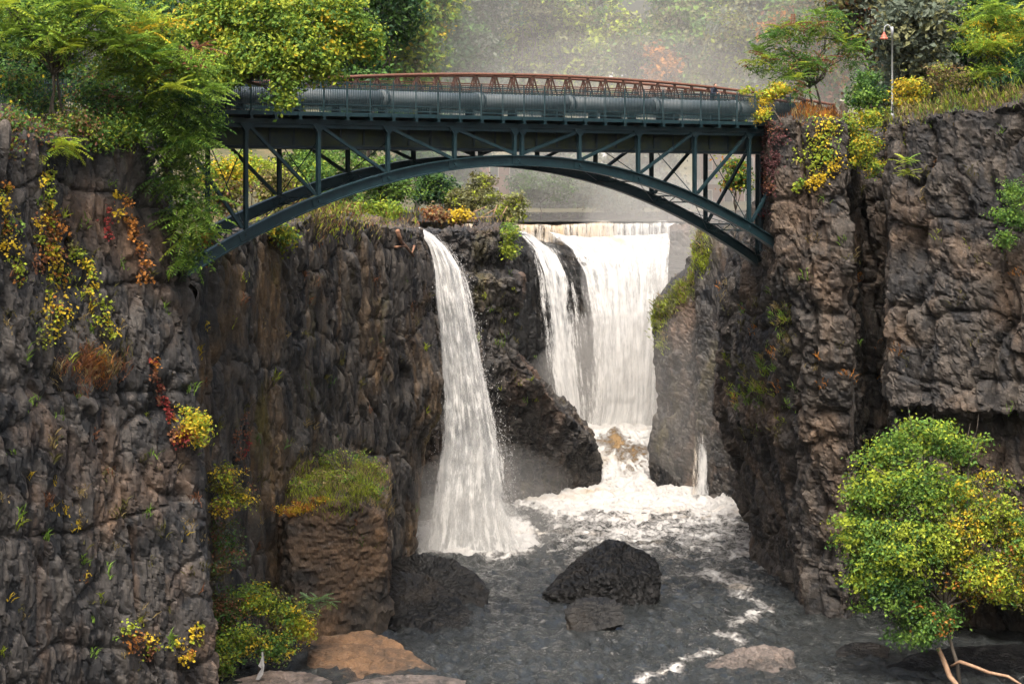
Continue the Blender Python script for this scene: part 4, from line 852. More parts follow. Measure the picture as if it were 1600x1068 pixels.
tufts("cliff_grass", "scattered dry tufts and ferns rooted in the left cliff", [(g.uniform(0, 325), g.uniform(280, 1060), g.uniform(0.4, 1.4), g.uniform(0.6, 1.5)) for _ in range(120)], 16, 0.34, [(OLV, 4), (STRAW, 2), (YG, 2), (RUS, 2), (LGRN, 2), (YEL, 1.5)], 213, 0.16, kind="stuff", lean=1.0)
tufts("cliff_grass", "tufts and moss rooted in the cliff below the bridge", [(g.uniform(335, 680), g.uniform(400, 860), g.uniform(0.4, 1.2), g.uniform(0.6, 1.4)) for _ in range(70)], 16, 0.40, [(OLV, 5), (STRAW, 1.5), (YG, 1), (RUS, 2), (GRN, 2)], 214, 0.18, kind="stuff", lean=1.0)

# --- gully and grassy block
plant("shrub", "olive-yellow shrub in the gully between the left cliff and the grassy block", "shrub", W(352, 805, 122), [(350, 750, 30, 28, 122), (372, 775, 25, 28, 122.5), (345, 790, 22, 20, 121.5)], 2600, 0.15, [(OLV, 4), (YG, 2), (YEL, 1.5), (RUS, 1)], 221, 0.04, shell=0.1, clump=0.25)
plant("shrub", "dull grey-green shrub low in the gully under the olive-yellow one", "shrub", W(350, 905, 122), [(350, 835, 25, 28, 122.5), (362, 860, 22, 25, 122.5), (340, 885, 18, 25, 122)], 1800, 0.14, [(OLV, 4), (GREY, 2), (RUS, 1), (GRN, 2)], 222, 0.04, shell=0.1, clump=0.25)
plant("shrub", "large leafy shrub at bottom left in front of the rock block", "shrub", W(405, 1058, 124), [(400, 935, 42, 28, 124.5), (445, 955, 42, 25, 125), (350, 950, 28, 35, 123.5, 0, [(OLV, 3), (RUS, 2), (GRN, 2)]), (470, 985, 25, 22, 125, 0, [(YG, 3), (YEL, 2)]), (375, 1000, 42, 30, 123), (430, 1010, 35, 22, 123.5), (345, 1030, 25, 30, 122.5)], 11000, 0.16, [(GRN, 3), (LGRN, 2), (YG, 2.5), (OLV, 2), (YEL, 1)], 223, 0.06, shell=0.15, clump=0.25)
frond_plant("ailanthus_sapling", "pale blue-green sapling in front of the rock block", "shrub", W(478, 985, 126), [(490, 935, 16, 12, 126.5), (478, 950, 14, 12, 126), (505, 938, 12, 8, 126.5)], 5, 7, 0.75, [((0.12, 0.20, 0.09), 3), (LGRN, 1)], 224, 0.03)
g = np.random.default_rng(72)
MG = [(YG, 4), (OLV, 3), (STRAW, 2), (LGRN, 2.5), (GRN, 1)]
gm = plant("grass_mound", "mound of yellow-green weeds and grass covering the top of the rock block", "grass", hit(520, 775)[0], [(470, 740, 40, 24, 142), (510, 722, 45, 24, 145), (555, 728, 42, 26, 145), (585, 745, 20, 26, 143), (530, 755, 55, 24, 140), (480, 765, 38, 16, 138), (570, 765, 32, 16, 138.5)], 13000, 0.13, MG, 225, 0.03, shell=0.05, clump=0.22)
tufts("grass_blades", None, [(g.uniform(455, 604), g.uniform(735, 795)) for _ in range(130)], 26, 0.5, [(YG, 4), (OLV, 3), (STRAW, 3)], 228, 0.4, parent=gm, w=0.022, kind="stuff")
plant("shrub", "dark green bush at the left end of the grass mound", "shrub", hit(445, 795)[0], [(440, 765, 25, 20, 141), (465, 772, 22, 15, 141)], 1400, 0.15, [(GRN, 4), (LGRN, 2), (DKG, 1)], 226, 0.03, shell=0.1, clump=0.22)
tp = hit(472, 800)[0]
plant("flower_clump", "golden-orange flowers along the lower edge of the grass mound", "flowers", tp, [(450, 797, 20, 9, tp[1] - 0.6, 0.5), (475, 790, 22, 8, tp[1] - 0.4, 0.5), (500, 782, 16, 7, tp[1] - 0.2, 0.5)], 1300, 0.13, [(YEL, 5), (ORG, 3)], 227, 0.02, shell=0.1, clump=0.16)
m = MB(); g = np.random.default_rng(9); b0 = hit(540, 745)[0]
for k in range(26):
    e = b0 + np.array([g.normal() * 1.1, g.normal() * 0.5, g.uniform(1.2, 3.4)]); m.tube(curve(b0, e, 0.05, 5, g, 0.12), np.linspace(0.03, 0.008, 5), 4)
tag(m.obj("bare_shrub", M['bark'], None, b0), "bare twiggy shrub sticking up from the grass mound", "shrub")

# --- clifftop and riverbank behind the bridge
SHB = [("broad yellow-green shrub behind the left truss posts", 395, 262, 42, 40, 178, [(YG, 4), (LGRN, 3), (YEL, 1)]), ("rusty olive shrub behind the first truss bay", 350, 305, 36, 30, 142, [(OLV, 3), (RUS, 2), (YG, 2)]), ("mid green shrub under the girder behind the third truss bay", 460, 255, 48, 34, 214, [(LGRN, 3), (GRN, 3), (YG, 1)]), ("pale green shrub under the girder behind the fourth truss bay", 555, 262, 44, 36, 222, [(LGRN, 3), (GRN, 2), (PALE, 2)]), ("golden-brown shrub on the cliff top below the third truss bay", 478, 318, 30, 22, 158, [(STRAW, 3), (RUS, 2), (YG, 2)]), ("yellow shrub seen through the far left truss bay", 350, 268, 34, 32, 150, [(YEL, 3), (YG, 4), (LGRN, 1)]), ("olive shrub behind the second truss bay from the left", 440, 290, 38, 40, 162, [(OLV, 3), (STRAW, 2), (YG, 2)]), ("green shrub under the girders behind the left truss", 500, 275, 40, 40, 190, [(LGRN, 3), (GRN, 3), (YG, 1)]),
       ("yellow-green shrub hanging under the arch's left foot", 425, 365, 30, 28, 136, [(YG, 4), (YEL, 2), (GRN, 2)]), ("small ochre shrub on the cliff top left of the wet ledge", 500, 338, 22, 18, 150, [(STRAW, 3), (YEL, 2), (RUS, 2)]), ("bright lime shrub on the riverbank left of the narrow fall", 590, 325, 42, 20, 205, [(YG, 5), (LGRN, 3)]),
       ("tall green bush on the riverbank behind the lime shrub", 610, 290, 48, 38, 235, [(GRN, 4), (LGRN, 2), (OLV, 1)]), ("dark green bush on the riverbank, second from the left under the arch", 680, 300, 42, 36, 240, [(GRN, 3), (DKG, 3), (LGRN, 1)]), ("small orange bush beside the narrow fall's stream", 676, 334, 16, 12, 204, [(ORG, 2), (RUS, 3), (STRAW, 2)]), ("small golden bush above the rock between the falls", 722, 337, 18, 10, 206, [(YEL, 4), (STRAW, 1)]),
       ("olive bush on the riverbank under the middle of the arch", 740, 300, 40, 34, 238, [(OLV, 3), (PALE, 3), (YG, 1)]), ("pale feathery bush beside the weir's left end", 800, 320, 32, 34, 232, [(PALE, 4), (YG, 2), (OLV, 1)]), ("misty green bush behind the left part of the weir", 845, 295, 45, 34, 256, [(GREY, 3), (GRN, 2)]), ("misty grey bush behind the middle of the weir", 925, 300, 48, 32, 262, [(GREY, 4), (OLV, 1)]), ("misty bush behind the right part of the weir", 1005, 302, 46, 30, 264, [(GREY, 4), (OLV, 1)]), ("yellowing bush seen through the truss at the right abutment", 1148, 272, 24, 30, 160, [(YG, 2), (GRN, 3), (ORG, 1)])]  # misty bushes behind the weir: haze painted into their grey-green leaf colours
for k, (lb, x, y, rx, ry, Y, pal) in enumerate(SHB):
    b = W(x, y + ry * 1.1, Y); s = Y / FPX; zz = drop(b[0], b[1], 60, b[2]); b[2] = min(b[2], zz + 0.3) if zz > 15 else b[2]
    gg = np.random.default_rng(300 + k); bl = [(x + gg.normal() * rx * 0.45, y + gg.uniform(-0.4, 0.5) * ry, rx * gg.uniform(0.5, 0.7), ry * gg.uniform(0.5, 0.7), Y + gg.normal() * rx * s * 0.3) for _ in range(5)]
    ar = rx * ry * s * s; plant("shrub", lb, "shrub", b, bl, int(min(8000, 700 * ar + 700)), 0.14 + 0.0007 * Y, pal, 400 + k, 0.06, "shrubs on the riverbank", shell=0.15, clump=0.35)
g = np.random.default_rng(73)
tufts("riverbank_grass", "straw-coloured grass along the far riverbank and cliff top", [(g.uniform(330, 800), g.uniform(330, 352)) for _ in range(160)] + [(g.uniform(480, 560), g.uniform(322, 350)) for _ in range(50)], 22, 0.38, [(STRAW, 3), (YG, 2), (OLV, 2), (RUS, 1.5)], 230, 0.7, kind="stuff", w=0.04)
plant("shrub", "slim pale green shrub on the right corner of the rock between the falls", "shrub", W(795, 410, 187.5), [(796, 365, 12, 18, 187), (794, 392, 12, 14, 187)], 1500, 0.22, [(PALE, 2), (YG, 3), (LGRN, 2)], 231, 0.04, shell=0.1, clump=0.3)
g = np.random.default_rng(74)
tufts("ledge_grass", "green grass on the ledges of the rock between the falls", [(g.uniform(735, 812), g.uniform(425, 540)) for _ in range(26)] + [(g.uniform(730, 840), g.uniform(560, 640)) for _ in range(10)], 16, 0.35, [(LGRN, 3), (YG, 2), (OLV, 3)], 232, 0.2, kind="stuff")
tufts("ledge_grass", "pale grass on the shoulder of the misty pillar", [(g.uniform(1030, 1088), 0) for _ in range(0)] + [(x, 482 - (x - 1022) * 0.75 + g.uniform(-6, 26)) for x in g.uniform(1022, 1086, 90)] + [(g.uniform(1022, 1040), g.uniform(470, 545)) for _ in range(30)] + [(g.uniform(1085, 1108), g.uniform(360, 430)) for _ in range(50)], 24, 0.42, [(YG, 3), (PALE, 3), (STRAW, 1)], 233, 0.35, kind="stuff", w=0.045, lean=1.0)

# --- right bluff
frond_plant("sumac_tree", "rounded green tree with rusty seed heads on the bluff at the bridge's right end", "tree", on(1283, 172, 143), [(1245, 55, 55, 28, 142), (1292, 35, 45, 22, 142.5), (1325, 80, 32, 28, 143), (1200, 98, 42, 22, 141.5), (1265, 100, 50, 28, 142), (1232, 138, 40, 20, 141)], 31, 9, 1.05, [(LGRN, 4), (GRN, 3), (YG, 1.5), (RUS, 1)], 241, 0.09, 0.1, fill=3200, shoots=[on(1272, 172, 143), on(1290, 172, 143.5)])
plant("shrub", "compact dark green shrub left of the street lamp", "shrub", W(1352, 176, 139.2), [(1352, 125, 22, 18, 139.5), (1345, 150, 26, 20, 139), (1368, 152, 20, 18, 139.5)], 2600, 0.19, [(GRN, 5), (LGRN, 2), (DKG, 1)], 242, 0.05, shell=0.2, clump=0.28)
plant("shrub", "golden shrub right of the street lamp", "shrub", on(1420, 170, 137.5), [(1415, 135, 20, 14, 137), (1432, 142, 20, 18, 137.5), (1412, 155, 16, 12, 137)], 1700, 0.17, [(YEL, 4), (YG, 2), (OLV, 1)], 243, 0.04, shell=0.15, clump=0.25)
plant("shrub", "wispy brownish shrub on the bluff between the golden shrub and the corner tree", "shrub", on(1480, 155, 137), [(1470, 120, 25, 22, 137.5), (1500, 125, 22, 20, 137)], 1500, 0.15, [(OLV, 3), (STRAW, 3), (YG, 2), (RUS, 1)], 244, 0.04, shell=0.1, clump=0.28)
frond_plant("ailanthus_tree", "yellow-green tree filling the top right corner above the cliff", "tree", on(1565, 140, 135), [(1545, 25, 60, 25, 134), (1590, 45, 45, 35, 134), (1560, 70, 55, 28, 133.5, 0, [(YG, 3), (YEL, 1.5), (LIME, 2)]), (1515, 60, 28, 20, 133), (1540, 115, 40, 18, 133), (1600, 100, 35, 28, 134, 0, [(GRN, 3), (DKG, 2)])], 31, 9, 1.0, [(YG, 3), (LGRN, 3), (LIME, 3), (YEL, 0.8)], 245, 0.10, fill=2600)
plant("shrub", "yellow-green shrub spilling over the rim into the dark cleft", "shrub", W(1332, 190, 138.8), [(1330, 195, 28, 20, 138.5), (1365, 185, 24, 20, 138.5), (1350, 225, 35, 25, 138.2), (1365, 262, 24, 16, 138), (1335, 250, 18, 14, 138.2)], 4200, 0.16, [(YG, 5), (YEL, 2), (LGRN, 2), (GRN, 1)], 246, 0.05, shell=0.2, clump=0.25)
vine("vine", "yellow ivy spreading over the front of the right cliff below the rim", [(1288, 185, 16), (1285, 215, 18), (1290, 245, 17), (1275, 272, 9), (1258, 288, 6)], 1300, 0.17, [(YEL, 2), (YG, 5), (LGRN, 2)], 247)
vine("vine", "tiny yellow sprig of ivy alone on the right cliff face", [(1240, 297, 3), (1248, 290, 5)], 60, 0.18, [(YEL, 4), (YG, 2)], 248)
vine("vine", "dark maroon creeper covering the cliff corner at the bridge's right end", [(1205, 175, 14), (1202, 215, 12), (1200, 255, 10), (1196, 300, 7), (1193, 340, 5)], 1500, 0.16, [(MAR, 5), (RUS, 3), (RED, 0.6)], 249)
plant("shrub", "yellow leafy branch over the railing at the bridge's right end", "shrub", hit(1225, 190)[0], [(1195, 152, 20, 14, 138.5), (1212, 140, 20, 12, 139), (1190, 180, 14, 14, 138), (1168, 143, 14, 6, 138.6)], 1300, 0.18, [(YEL, 5), (YG, 3)], 250, 0.04, shell=0.1, clump=0.2)
g = np.random.default_rng(75)
tufts("grass_clump", "orange grass along the bluff rim below the rounded tree", [(g.uniform(1225, 1320), g.uniform(166, 184)) for _ in range(60)], 34, 0.42, [(ORG, 3), (RUS, 3), (STRAW, 1)], 251, 0.35, cat="grass")
tufts("bluff_grass", "yellowing grass along the top of the right cliff", [(x, 183 - (x - 1385) * 0.17 + g.uniform(-12, 8)) for x in g.uniform(1385, 1600, 230)], 26, 0.38, [(STRAW, 3), (YG, 3), (OLV, 3), (LGRN, 1)], 252, 0.5, kind="stuff", w=0.03)
frond_plant("ailanthus_sapling", "lone light green sapling growing out of the right cliff face", "shrub", hit(1418, 285)[0], [(1415, 258, 14, 12, 131.5), (1425, 275, 12, 10, 131.5)], 4, 7, 0.72, [(YG, 3), (LGRN, 2)], 253, 0.03, 0.1)
plant("shrub", "green shrub growing from the cliff at the right picture edge", "shrub", hit(1592, 345)[0], [(1585, 300, 24, 22, 127.5), (1572, 335, 22, 14, 127.5), (1592, 345, 18, 20, 127.5), (1568, 375, 14, 16, 127.3)], 2400, 0.16, [(GRN, 4), (LGRN, 3)], 254, 0.04, shell=0.1, clump=0.25)
g = np.random.default_rng(76)
tufts("cliff_grass", "grass and fern tufts rooted in the left flank of the right cliff", [(g.uniform(1125, 1235), g.uniform(440, 680), g.uniform(0.5, 1.3)) for _ in range(34)] + [(g.normal(1222, 7), g.uniform(480, 560), 1.2) for _ in range(16)] + [(g.normal(1185, 12), g.normal(600, 18), 1.3) for _ in range(22)] + [(g.normal(1160, 10), g.normal(610, 15), 1) for _ in range(10)] + [(g.uniform(1240, 1600), g.uniform(200, 640), 0.6) for _ in range(36)], 22, 0.40, [(OLV, 4), (YG, 2), (STRAW, 2), (LGRN, 2), (ORG, 1)], 255, 0.22, kind="stuff", lean=1.0)

# --- tree at bottom right, leaning over the water
TG, TY = [(LGRN, 4), (GRN, 3), (YG, 3)], [(YEL, 1.2), (YG, 4), (ORG, 0.4), (GRN, 1.5), (OLV, 1.5)]
tb = W(1500, 1064, 121.5)
SPR = [(1345, 715, 10, 8, 122.5), (1325, 775, 12, 8, 122.4), (1530, 690, 14, 8, 123), (1545, 740, 12, 8, 123, 0, TY), (1308, 812, 12, 8, 122.4), (1325, 905, 14, 9, 122.2), (1570, 755, 14, 8, 122.6, 0, TY), (1345, 950, 12, 8, 122), (1420, 660, 12, 10, 123), (1480, 665, 12, 8, 123)]
bt = plant("alder_tree", "bushy green tree with yellowing right side leaning over the pool at bottom right", "tree", tb,
      [(1395, 705, 45, 28, 123), (1445, 685, 60, 30, 123), (1500, 705, 38, 22, 123.5), (1370, 765, 50, 38, 122.5), (1440, 760, 70, 45, 122), (1350, 830, 48, 45, 122.5), (1420, 850, 75, 60, 121.5), (1505, 770, 28, 30, 123, 0, TY), (1490, 840, 50, 48, 122, 0, TY), (1555, 810, 50, 42, 122.5, 0, TY), (1600, 850, 45, 60, 122.5, 0, TG + TY), (1530, 900, 62, 45, 121.8, 0, TY), (1400, 925, 58, 40, 121.8, 0, [(GRN, 4), (LGRN, 3), (DKG, 2)]), (1365, 890, 45, 40, 122, 0, TG), (1430, 990, 45, 20, 121.6, 0, [(GRN, 4), (LGRN, 2)]), (1450, 965, 50, 30, 121.5, 0, [(GRN, 4), (LGRN, 2), (ORG, 0.5)]), (1590, 920, 35, 28, 122, 0, TY)] + SPR,
      46000, 0.19, TG, 260, 0.12, shell=0.2, clump=0.30)
m = MB(); m.tube([W(1486, 1040, 121.7), W(1500, 1033, 121.2), W(1520, 1040, 120.8), W(1545, 1050, 120.5), W(1575, 1056, 120), W(1605, 1075, 119.6)], [0.07, 0.10, 0.10, 0.09, 0.08, 0.06], 8); m.tube([W(1466, 1012, 121.9), W(1476, 1035, 121.6), W(1484, 1056, 121.3), W(1494, 1068, 121), W(1500, 1090, 120.8)], [0.12, 0.15, 0.15, 0.14, 0.14], 8); m.obj("limb", M['bark_pale'], bt, smooth=True)

# --- wood on the far bank
def far_tree(label, x, ytop, ybot, rx, Y, pal, seed, n=5200, leaf=0.5, base_z=None, grp="trees beyond the river"):
    gg = np.random.default_rng(seed); b = W(x, ybot + 40, Y); b[2] = drop(b[0], b[1], 90, 23.5); bl = []; h = ybot - ytop
    for k in range(11):
        t = (k + 0.5) / 11; wd = rx * (0.55 + 0.6 * math.sin(math.pi * min(t * 0.85 + 0.12, 1))); bl.append((x + gg.uniform(-0.6, 0.6) * wd, ytop + h * t, wd * gg.uniform(0.42, 0.62), h * gg.uniform(0.10, 0.17) + 8, Y + gg.uniform(-3, 3)))
    return plant("broadleaf_tree", label, "tree", b, bl, n, leaf, pal, seed, 0.30, grp, shell=0.35, clump=0.75, per=26)
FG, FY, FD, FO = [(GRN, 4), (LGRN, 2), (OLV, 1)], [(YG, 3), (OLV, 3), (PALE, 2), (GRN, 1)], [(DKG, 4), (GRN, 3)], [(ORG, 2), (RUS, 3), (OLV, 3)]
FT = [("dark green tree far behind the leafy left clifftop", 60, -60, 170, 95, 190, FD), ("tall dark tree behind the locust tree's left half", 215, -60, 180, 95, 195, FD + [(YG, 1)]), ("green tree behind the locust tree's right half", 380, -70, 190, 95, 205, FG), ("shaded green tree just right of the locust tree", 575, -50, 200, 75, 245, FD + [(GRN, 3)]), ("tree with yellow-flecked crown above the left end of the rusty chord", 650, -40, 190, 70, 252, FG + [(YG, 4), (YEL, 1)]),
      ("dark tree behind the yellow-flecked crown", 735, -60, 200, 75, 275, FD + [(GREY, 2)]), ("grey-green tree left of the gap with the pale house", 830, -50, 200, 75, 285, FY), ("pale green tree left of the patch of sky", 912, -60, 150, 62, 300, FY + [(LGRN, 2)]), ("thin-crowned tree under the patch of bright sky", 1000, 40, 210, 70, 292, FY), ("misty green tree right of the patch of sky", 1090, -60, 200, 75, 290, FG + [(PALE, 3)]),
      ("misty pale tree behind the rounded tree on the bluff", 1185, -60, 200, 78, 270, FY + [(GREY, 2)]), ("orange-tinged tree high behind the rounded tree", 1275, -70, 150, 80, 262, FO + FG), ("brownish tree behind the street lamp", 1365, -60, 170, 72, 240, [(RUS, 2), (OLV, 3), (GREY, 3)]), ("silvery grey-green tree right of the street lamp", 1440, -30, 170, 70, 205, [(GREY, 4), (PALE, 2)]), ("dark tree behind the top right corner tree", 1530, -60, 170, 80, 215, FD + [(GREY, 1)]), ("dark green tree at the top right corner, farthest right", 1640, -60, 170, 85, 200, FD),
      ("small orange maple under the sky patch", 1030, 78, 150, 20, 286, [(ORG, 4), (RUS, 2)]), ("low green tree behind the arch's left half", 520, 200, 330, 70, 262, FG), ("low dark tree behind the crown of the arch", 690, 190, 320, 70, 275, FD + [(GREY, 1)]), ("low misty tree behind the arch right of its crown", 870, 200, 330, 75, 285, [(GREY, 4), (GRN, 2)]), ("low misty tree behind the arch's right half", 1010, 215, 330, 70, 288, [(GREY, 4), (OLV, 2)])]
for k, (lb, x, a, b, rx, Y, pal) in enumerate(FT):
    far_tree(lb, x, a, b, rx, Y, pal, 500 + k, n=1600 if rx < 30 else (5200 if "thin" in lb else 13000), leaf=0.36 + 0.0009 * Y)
lap("plants")
# ------------------------------------------------------------------ small things
# street lamp on the bluff
lb = on(1394, 168, 138.5); lb[2] -= 0.1; zt = 26.3 + (290 - 42) * lb[1] / FPX
lp = empty("street_lamp", lb); tag(lp, "grey lamp post with a red bell shade on the right bluff", "street lamp")
def lpart(name, fn, mat, smooth=True):
    m = MB(); fn(m); return m.obj(name, M[mat], lp, smooth=smooth)
h = zt - lb[2]
lpart("pole", lambda m: m.lathe(lb, [(0.085, 0), (0.085, 0.9), (0.062, 1.0), (0.058, h - 0.55), (0.085, h - 0.54), (0.085, h - 0.04), (0.05, h)], 14), 'lamp_metal')
lpart("base_sleeve", lambda m: m.lathe(lb, [(0.13, 0), (0.13, 0.5), (0.10, 0.62)], 14), 'lamp_metal')
lpart("service_hatch", lambda m: m.beam(lb + (0.0, -0.088, 0.35), lb + (0.0, -0.088, 1.15), 0.07, 0.03, (0, 1, 0)), 'black')
at = lb + np.array([0, 0, h - 0.25])
lpart("arm", lambda m: m.tube([at + (-0.07 - 0.42 * (1 - math.cos(a)) / 2, 0, 0.0 + 0.36 * math.sin(a)) for a in np.linspace(0, math.pi, 12)] + [at + (-0.49, 0, -0.12)], 0.032, 8), 'lamp_metal')
sh = at + np.array([-0.49, 0, -0.52])
lpart("shade", lambda m: m.lathe(sh, [(0.235, 0.0), (0.25, 0.05), (0.235, 0.11), (0.17, 0.14), (0.19, 0.20), (0.15, 0.26), (0.10, 0.30), (0.11, 0.34), (0.06, 0.42), (0.035, 0.46)], 18), 'lamp_shade')
# small stone pillar and iron posts near the lamp
pb = on(1318, 168, 140.5); pb[2] -= 0.2
pl = empty("stone_pillar", pb); tag(pl, "low fieldstone pillar half hidden behind grass left of the dark shrub", "pillar")
m = MB(); m.beam(pb + (0, 0, 0), pb + (0, 0, 1.25), 0.42, 0.42); m.obj("core", M['mortar'], pl); g = np.random.default_rng(8)
for r in range(6):
    for c in range(3):
        m = MB(); x = -0.15 + c * 0.15 + (0.04 if r % 2 else -0.02); m.beam(pb + (x - 0.062, -0.235, 0.1 + r * 0.2), pb + (x + 0.062, -0.235, 0.1 + r * 0.2), 0.09, 0.15 + g.uniform(-0.02, 0.02)); m.obj("stone", M['fieldstone'], pl)
m = MB(); m.beam(pb + (0, 0, 1.25), pb + (0, 0, 1.37), 0.55, 0.55); m.obj("cap", M['stone_trim'], pl)
# iron fence on the right bluff
f0, f1 = on(1200, 165, 147), on(1345, 165, 146); fn = empty("iron_fence", (f0 + f1) / 2); tag(fn, "short black iron fence behind the rounded tree on the right bluff", "fence")
L = np.linalg.norm(f1 - f0); zf = max(f0[2], f1[2]) - 0.3
for z in (0.25, 1.2):
    m = MB(); m.beam((f0[0], f0[1], zf + z), (f1[0], f1[1], zf + z), 0.04, 0.05); m.obj("rail", M['black'], fn)
m = MB()
for t in np.linspace(0, 1, int(L / 0.13)): p = f0 + (f1 - f0) * t; m.beam((p[0], p[1], zf), (p[0], p[1], zf + 1.35), 0.025, 0.025)
o = m.obj("picket_row", M['black'], fn); o["kind"] = "stuff"
f0, f1 = W(-30, 115, 118), W(190, 120, 124); zf = 29.9; fn = empty("iron_fence", ((f0[0] + f1[0]) / 2, (f0[1] + f1[1]) / 2, zf)); tag(fn, "dark iron picket fence glimpsed behind the thin trunks at far left", "fence")
for z in (0.3, 1.75):
    m = MB(); m.beam((f0[0], f0[1], zf + z), (f1[0], f1[1], zf + z), 0.04, 0.05); m.obj("rail", M['steel_dark'], fn)
m = MB()
for t in np.linspace(0, 1, 60): p = f0 + (f1 - f0) * t; m.beam((p[0], p[1], zf - 0.3), (p[0], p[1], zf + 2.0), 0.035, 0.035)
o = m.obj("picket_row", M['steel_dark'], fn); o["kind"] = "stuff"

# buildings half lost in the mist
def house(label, px0, px1, py0, py1, Y, wall, storeys, bays, name="building", roof=True, band=None):
    a = W(px0, py1, Y); b = W(px1, py0, Y); zb = drop((a[0] + b[0]) / 2, Y + 2, 60, a[2]) - 0.5; zb = min(zb, a[2]); z1 = b[2]; dpt = 9.0
    rt = empty(name, ((a[0] + b[0]) / 2, Y + dpt / 2, zb)); tag(rt, label, "building")
    m = MB(); m.beam((a[0], Y + dpt / 2, (zb + z1) / 2), (b[0], Y + dpt / 2, (zb + z1) / 2), dpt, z1 - zb); m.obj("wall", M[wall], rt)
    if roof:
        m = MB(); x0, x1, y0, y1 = a[0] - 0.4, b[0] + 0.4, Y - 0.4, Y + dpt + 0.4; ym = Y + dpt / 2
        m.add([(x0, y0, z1), (x1, y0, z1), (x1, y1, z1), (x0, y1, z1), (x0, ym, z1 + 3.2), (x1, ym, z1 + 3.2)], [(0, 1, 5, 4), (2, 3, 4, 5), (0, 4, 3), (1, 2, 5), (3, 2, 1, 0)]); m.obj("roof", M['house_roof'], rt)
    for bz in (band or []):
        m = MB(); m.beam((a[0] - 0.05, Y - 0.06, bz), (b[0] + 0.05, Y - 0.06, bz), 0.16, 0.7); m.obj("stone_band", M['stone_trim'], rt)
    sh_ = (z1 - a[2]) / storeys; bw = (b[0] - a[0]) / bays
    for r in range(storeys):
        for c in range(bays):
            cx = a[0] + (c + 0.5) * bw; cz = z1 - (r + 0.55) * sh_; w_, h_ = min(1.0, bw * 0.45), min(1.6, sh_ * 0.55)
            m = MB(); m.beam((cx - w_ / 2 - 0.1, Y - 0.04, cz), (cx + w_ / 2 + 0.1, Y - 0.04, cz), 0.12, h_ + 0.2); wn_ = m.obj("window", M['stone_trim'], rt)
            m = MB(); m.beam((cx - w_ / 2, Y - 0.09, cz), (cx + w_ / 2, Y - 0.09, cz), 0.06, h_); m.obj("pane", M['glass'], wn_)
house("pale house with a window glimpsed among the misty trees", 940, 985, 62, 112, 335, 'house_wall', 2, 2, "house")
house("red brick building with a pale stone band in the mist under the bridge's right half", 1090, 1250, 228, 330, 300, 'brick', 2, 5, "building", False, [26.8])
house("low reddish building in the mist behind the crown of the arch", 725, 850, 246, 320, 296, 'brick', 2, 4, "building", False)

# driftwood
def logs(name, label, segs, mat, cat="driftwood"):
    c = np.mean([p for s in segs for p in s[0]], 0); m = MB()
    for pts, r in segs: m.tube(pts, np.linspace(r, r * 0.5, len(pts)), 7)
    return tag(m.obj(name, M[mat], None, c, True), label, cat)
def surf(px, py, o=0.12): p, n = hit(px, py); return p + n * o
logs("driftwood", "reddish forked driftwood lodged at the top of the cliff beside the narrow fall", [([surf(618, 360, 0.25), surf(622, 375, 0.3), surf(632, 388, 0.3), surf(640, 398, 0.3)], 0.16), ([surf(640, 383, 0.5), surf(637, 395, 0.35)], 0.10), ([surf(616, 385, 0.3), surf(628, 388, 0.35)], 0.10)], 'drift')
p0 = W(745, 340, 212); p0[2] = 23.2
logs("driftwood", "tangle of bleached branches on the riverbank beside the golden bush", [([p0 + (a, b, 0.1), p0 + (a + c, b + 0.3, 0.1 + d)], 0.07) for a, b, c, d in ((-1.5, 0, 2.4, 1.1), (0.2, 0.3, 1.6, 0.9), (1.4, 0.1, 0.5, 1.3), (-0.6, -0.2, 2.8, 0.2), (2.2, 0.2, 0.6, 1.1), (-2.2, 0.1, 1.5, 0.35))], 'bark_pale')
# pale rag caught in the branches at bottom left
rg = W(410, 1036, 121.5); g = np.random.default_rng(4); V = []; rows_ = [(0, 0.05, 0.62), (0.02, 0.07, 0.35), (-0.02, 0.10, 0.08), (-0.06, 0.16, -0.1), (0.02, 0.06, -0.25), (-0.1, 0.14, -0.55), (-0.26, 0.10, -0.85)]
for x, w_, z in rows_:
    for k in range(5): V.append(rg + (x + (k / 4 - 0.5) * 2 * w_, 0.05 * math.sin(k * 2.1 + z * 5), z))
n_ = len(rows_); V += [v + np.array([0, 0.02, 0]) for v in V[:n_ * 5]]
F = [(i * 5 + k, i * 5 + k + 1, (i + 1) * 5 + k + 1, (i + 1) * 5 + k) for i in range(n_ - 1) for k in range(4)]; F = F + [tuple(x + n_ * 5 for x in f[::-1]) for f in F]
m = MB(); m.add(V, F); tag(m.obj("rag", M['cloth_grey'], None, rg, True), "pale torn rag hanging in the shrub at bottom left", "rag")

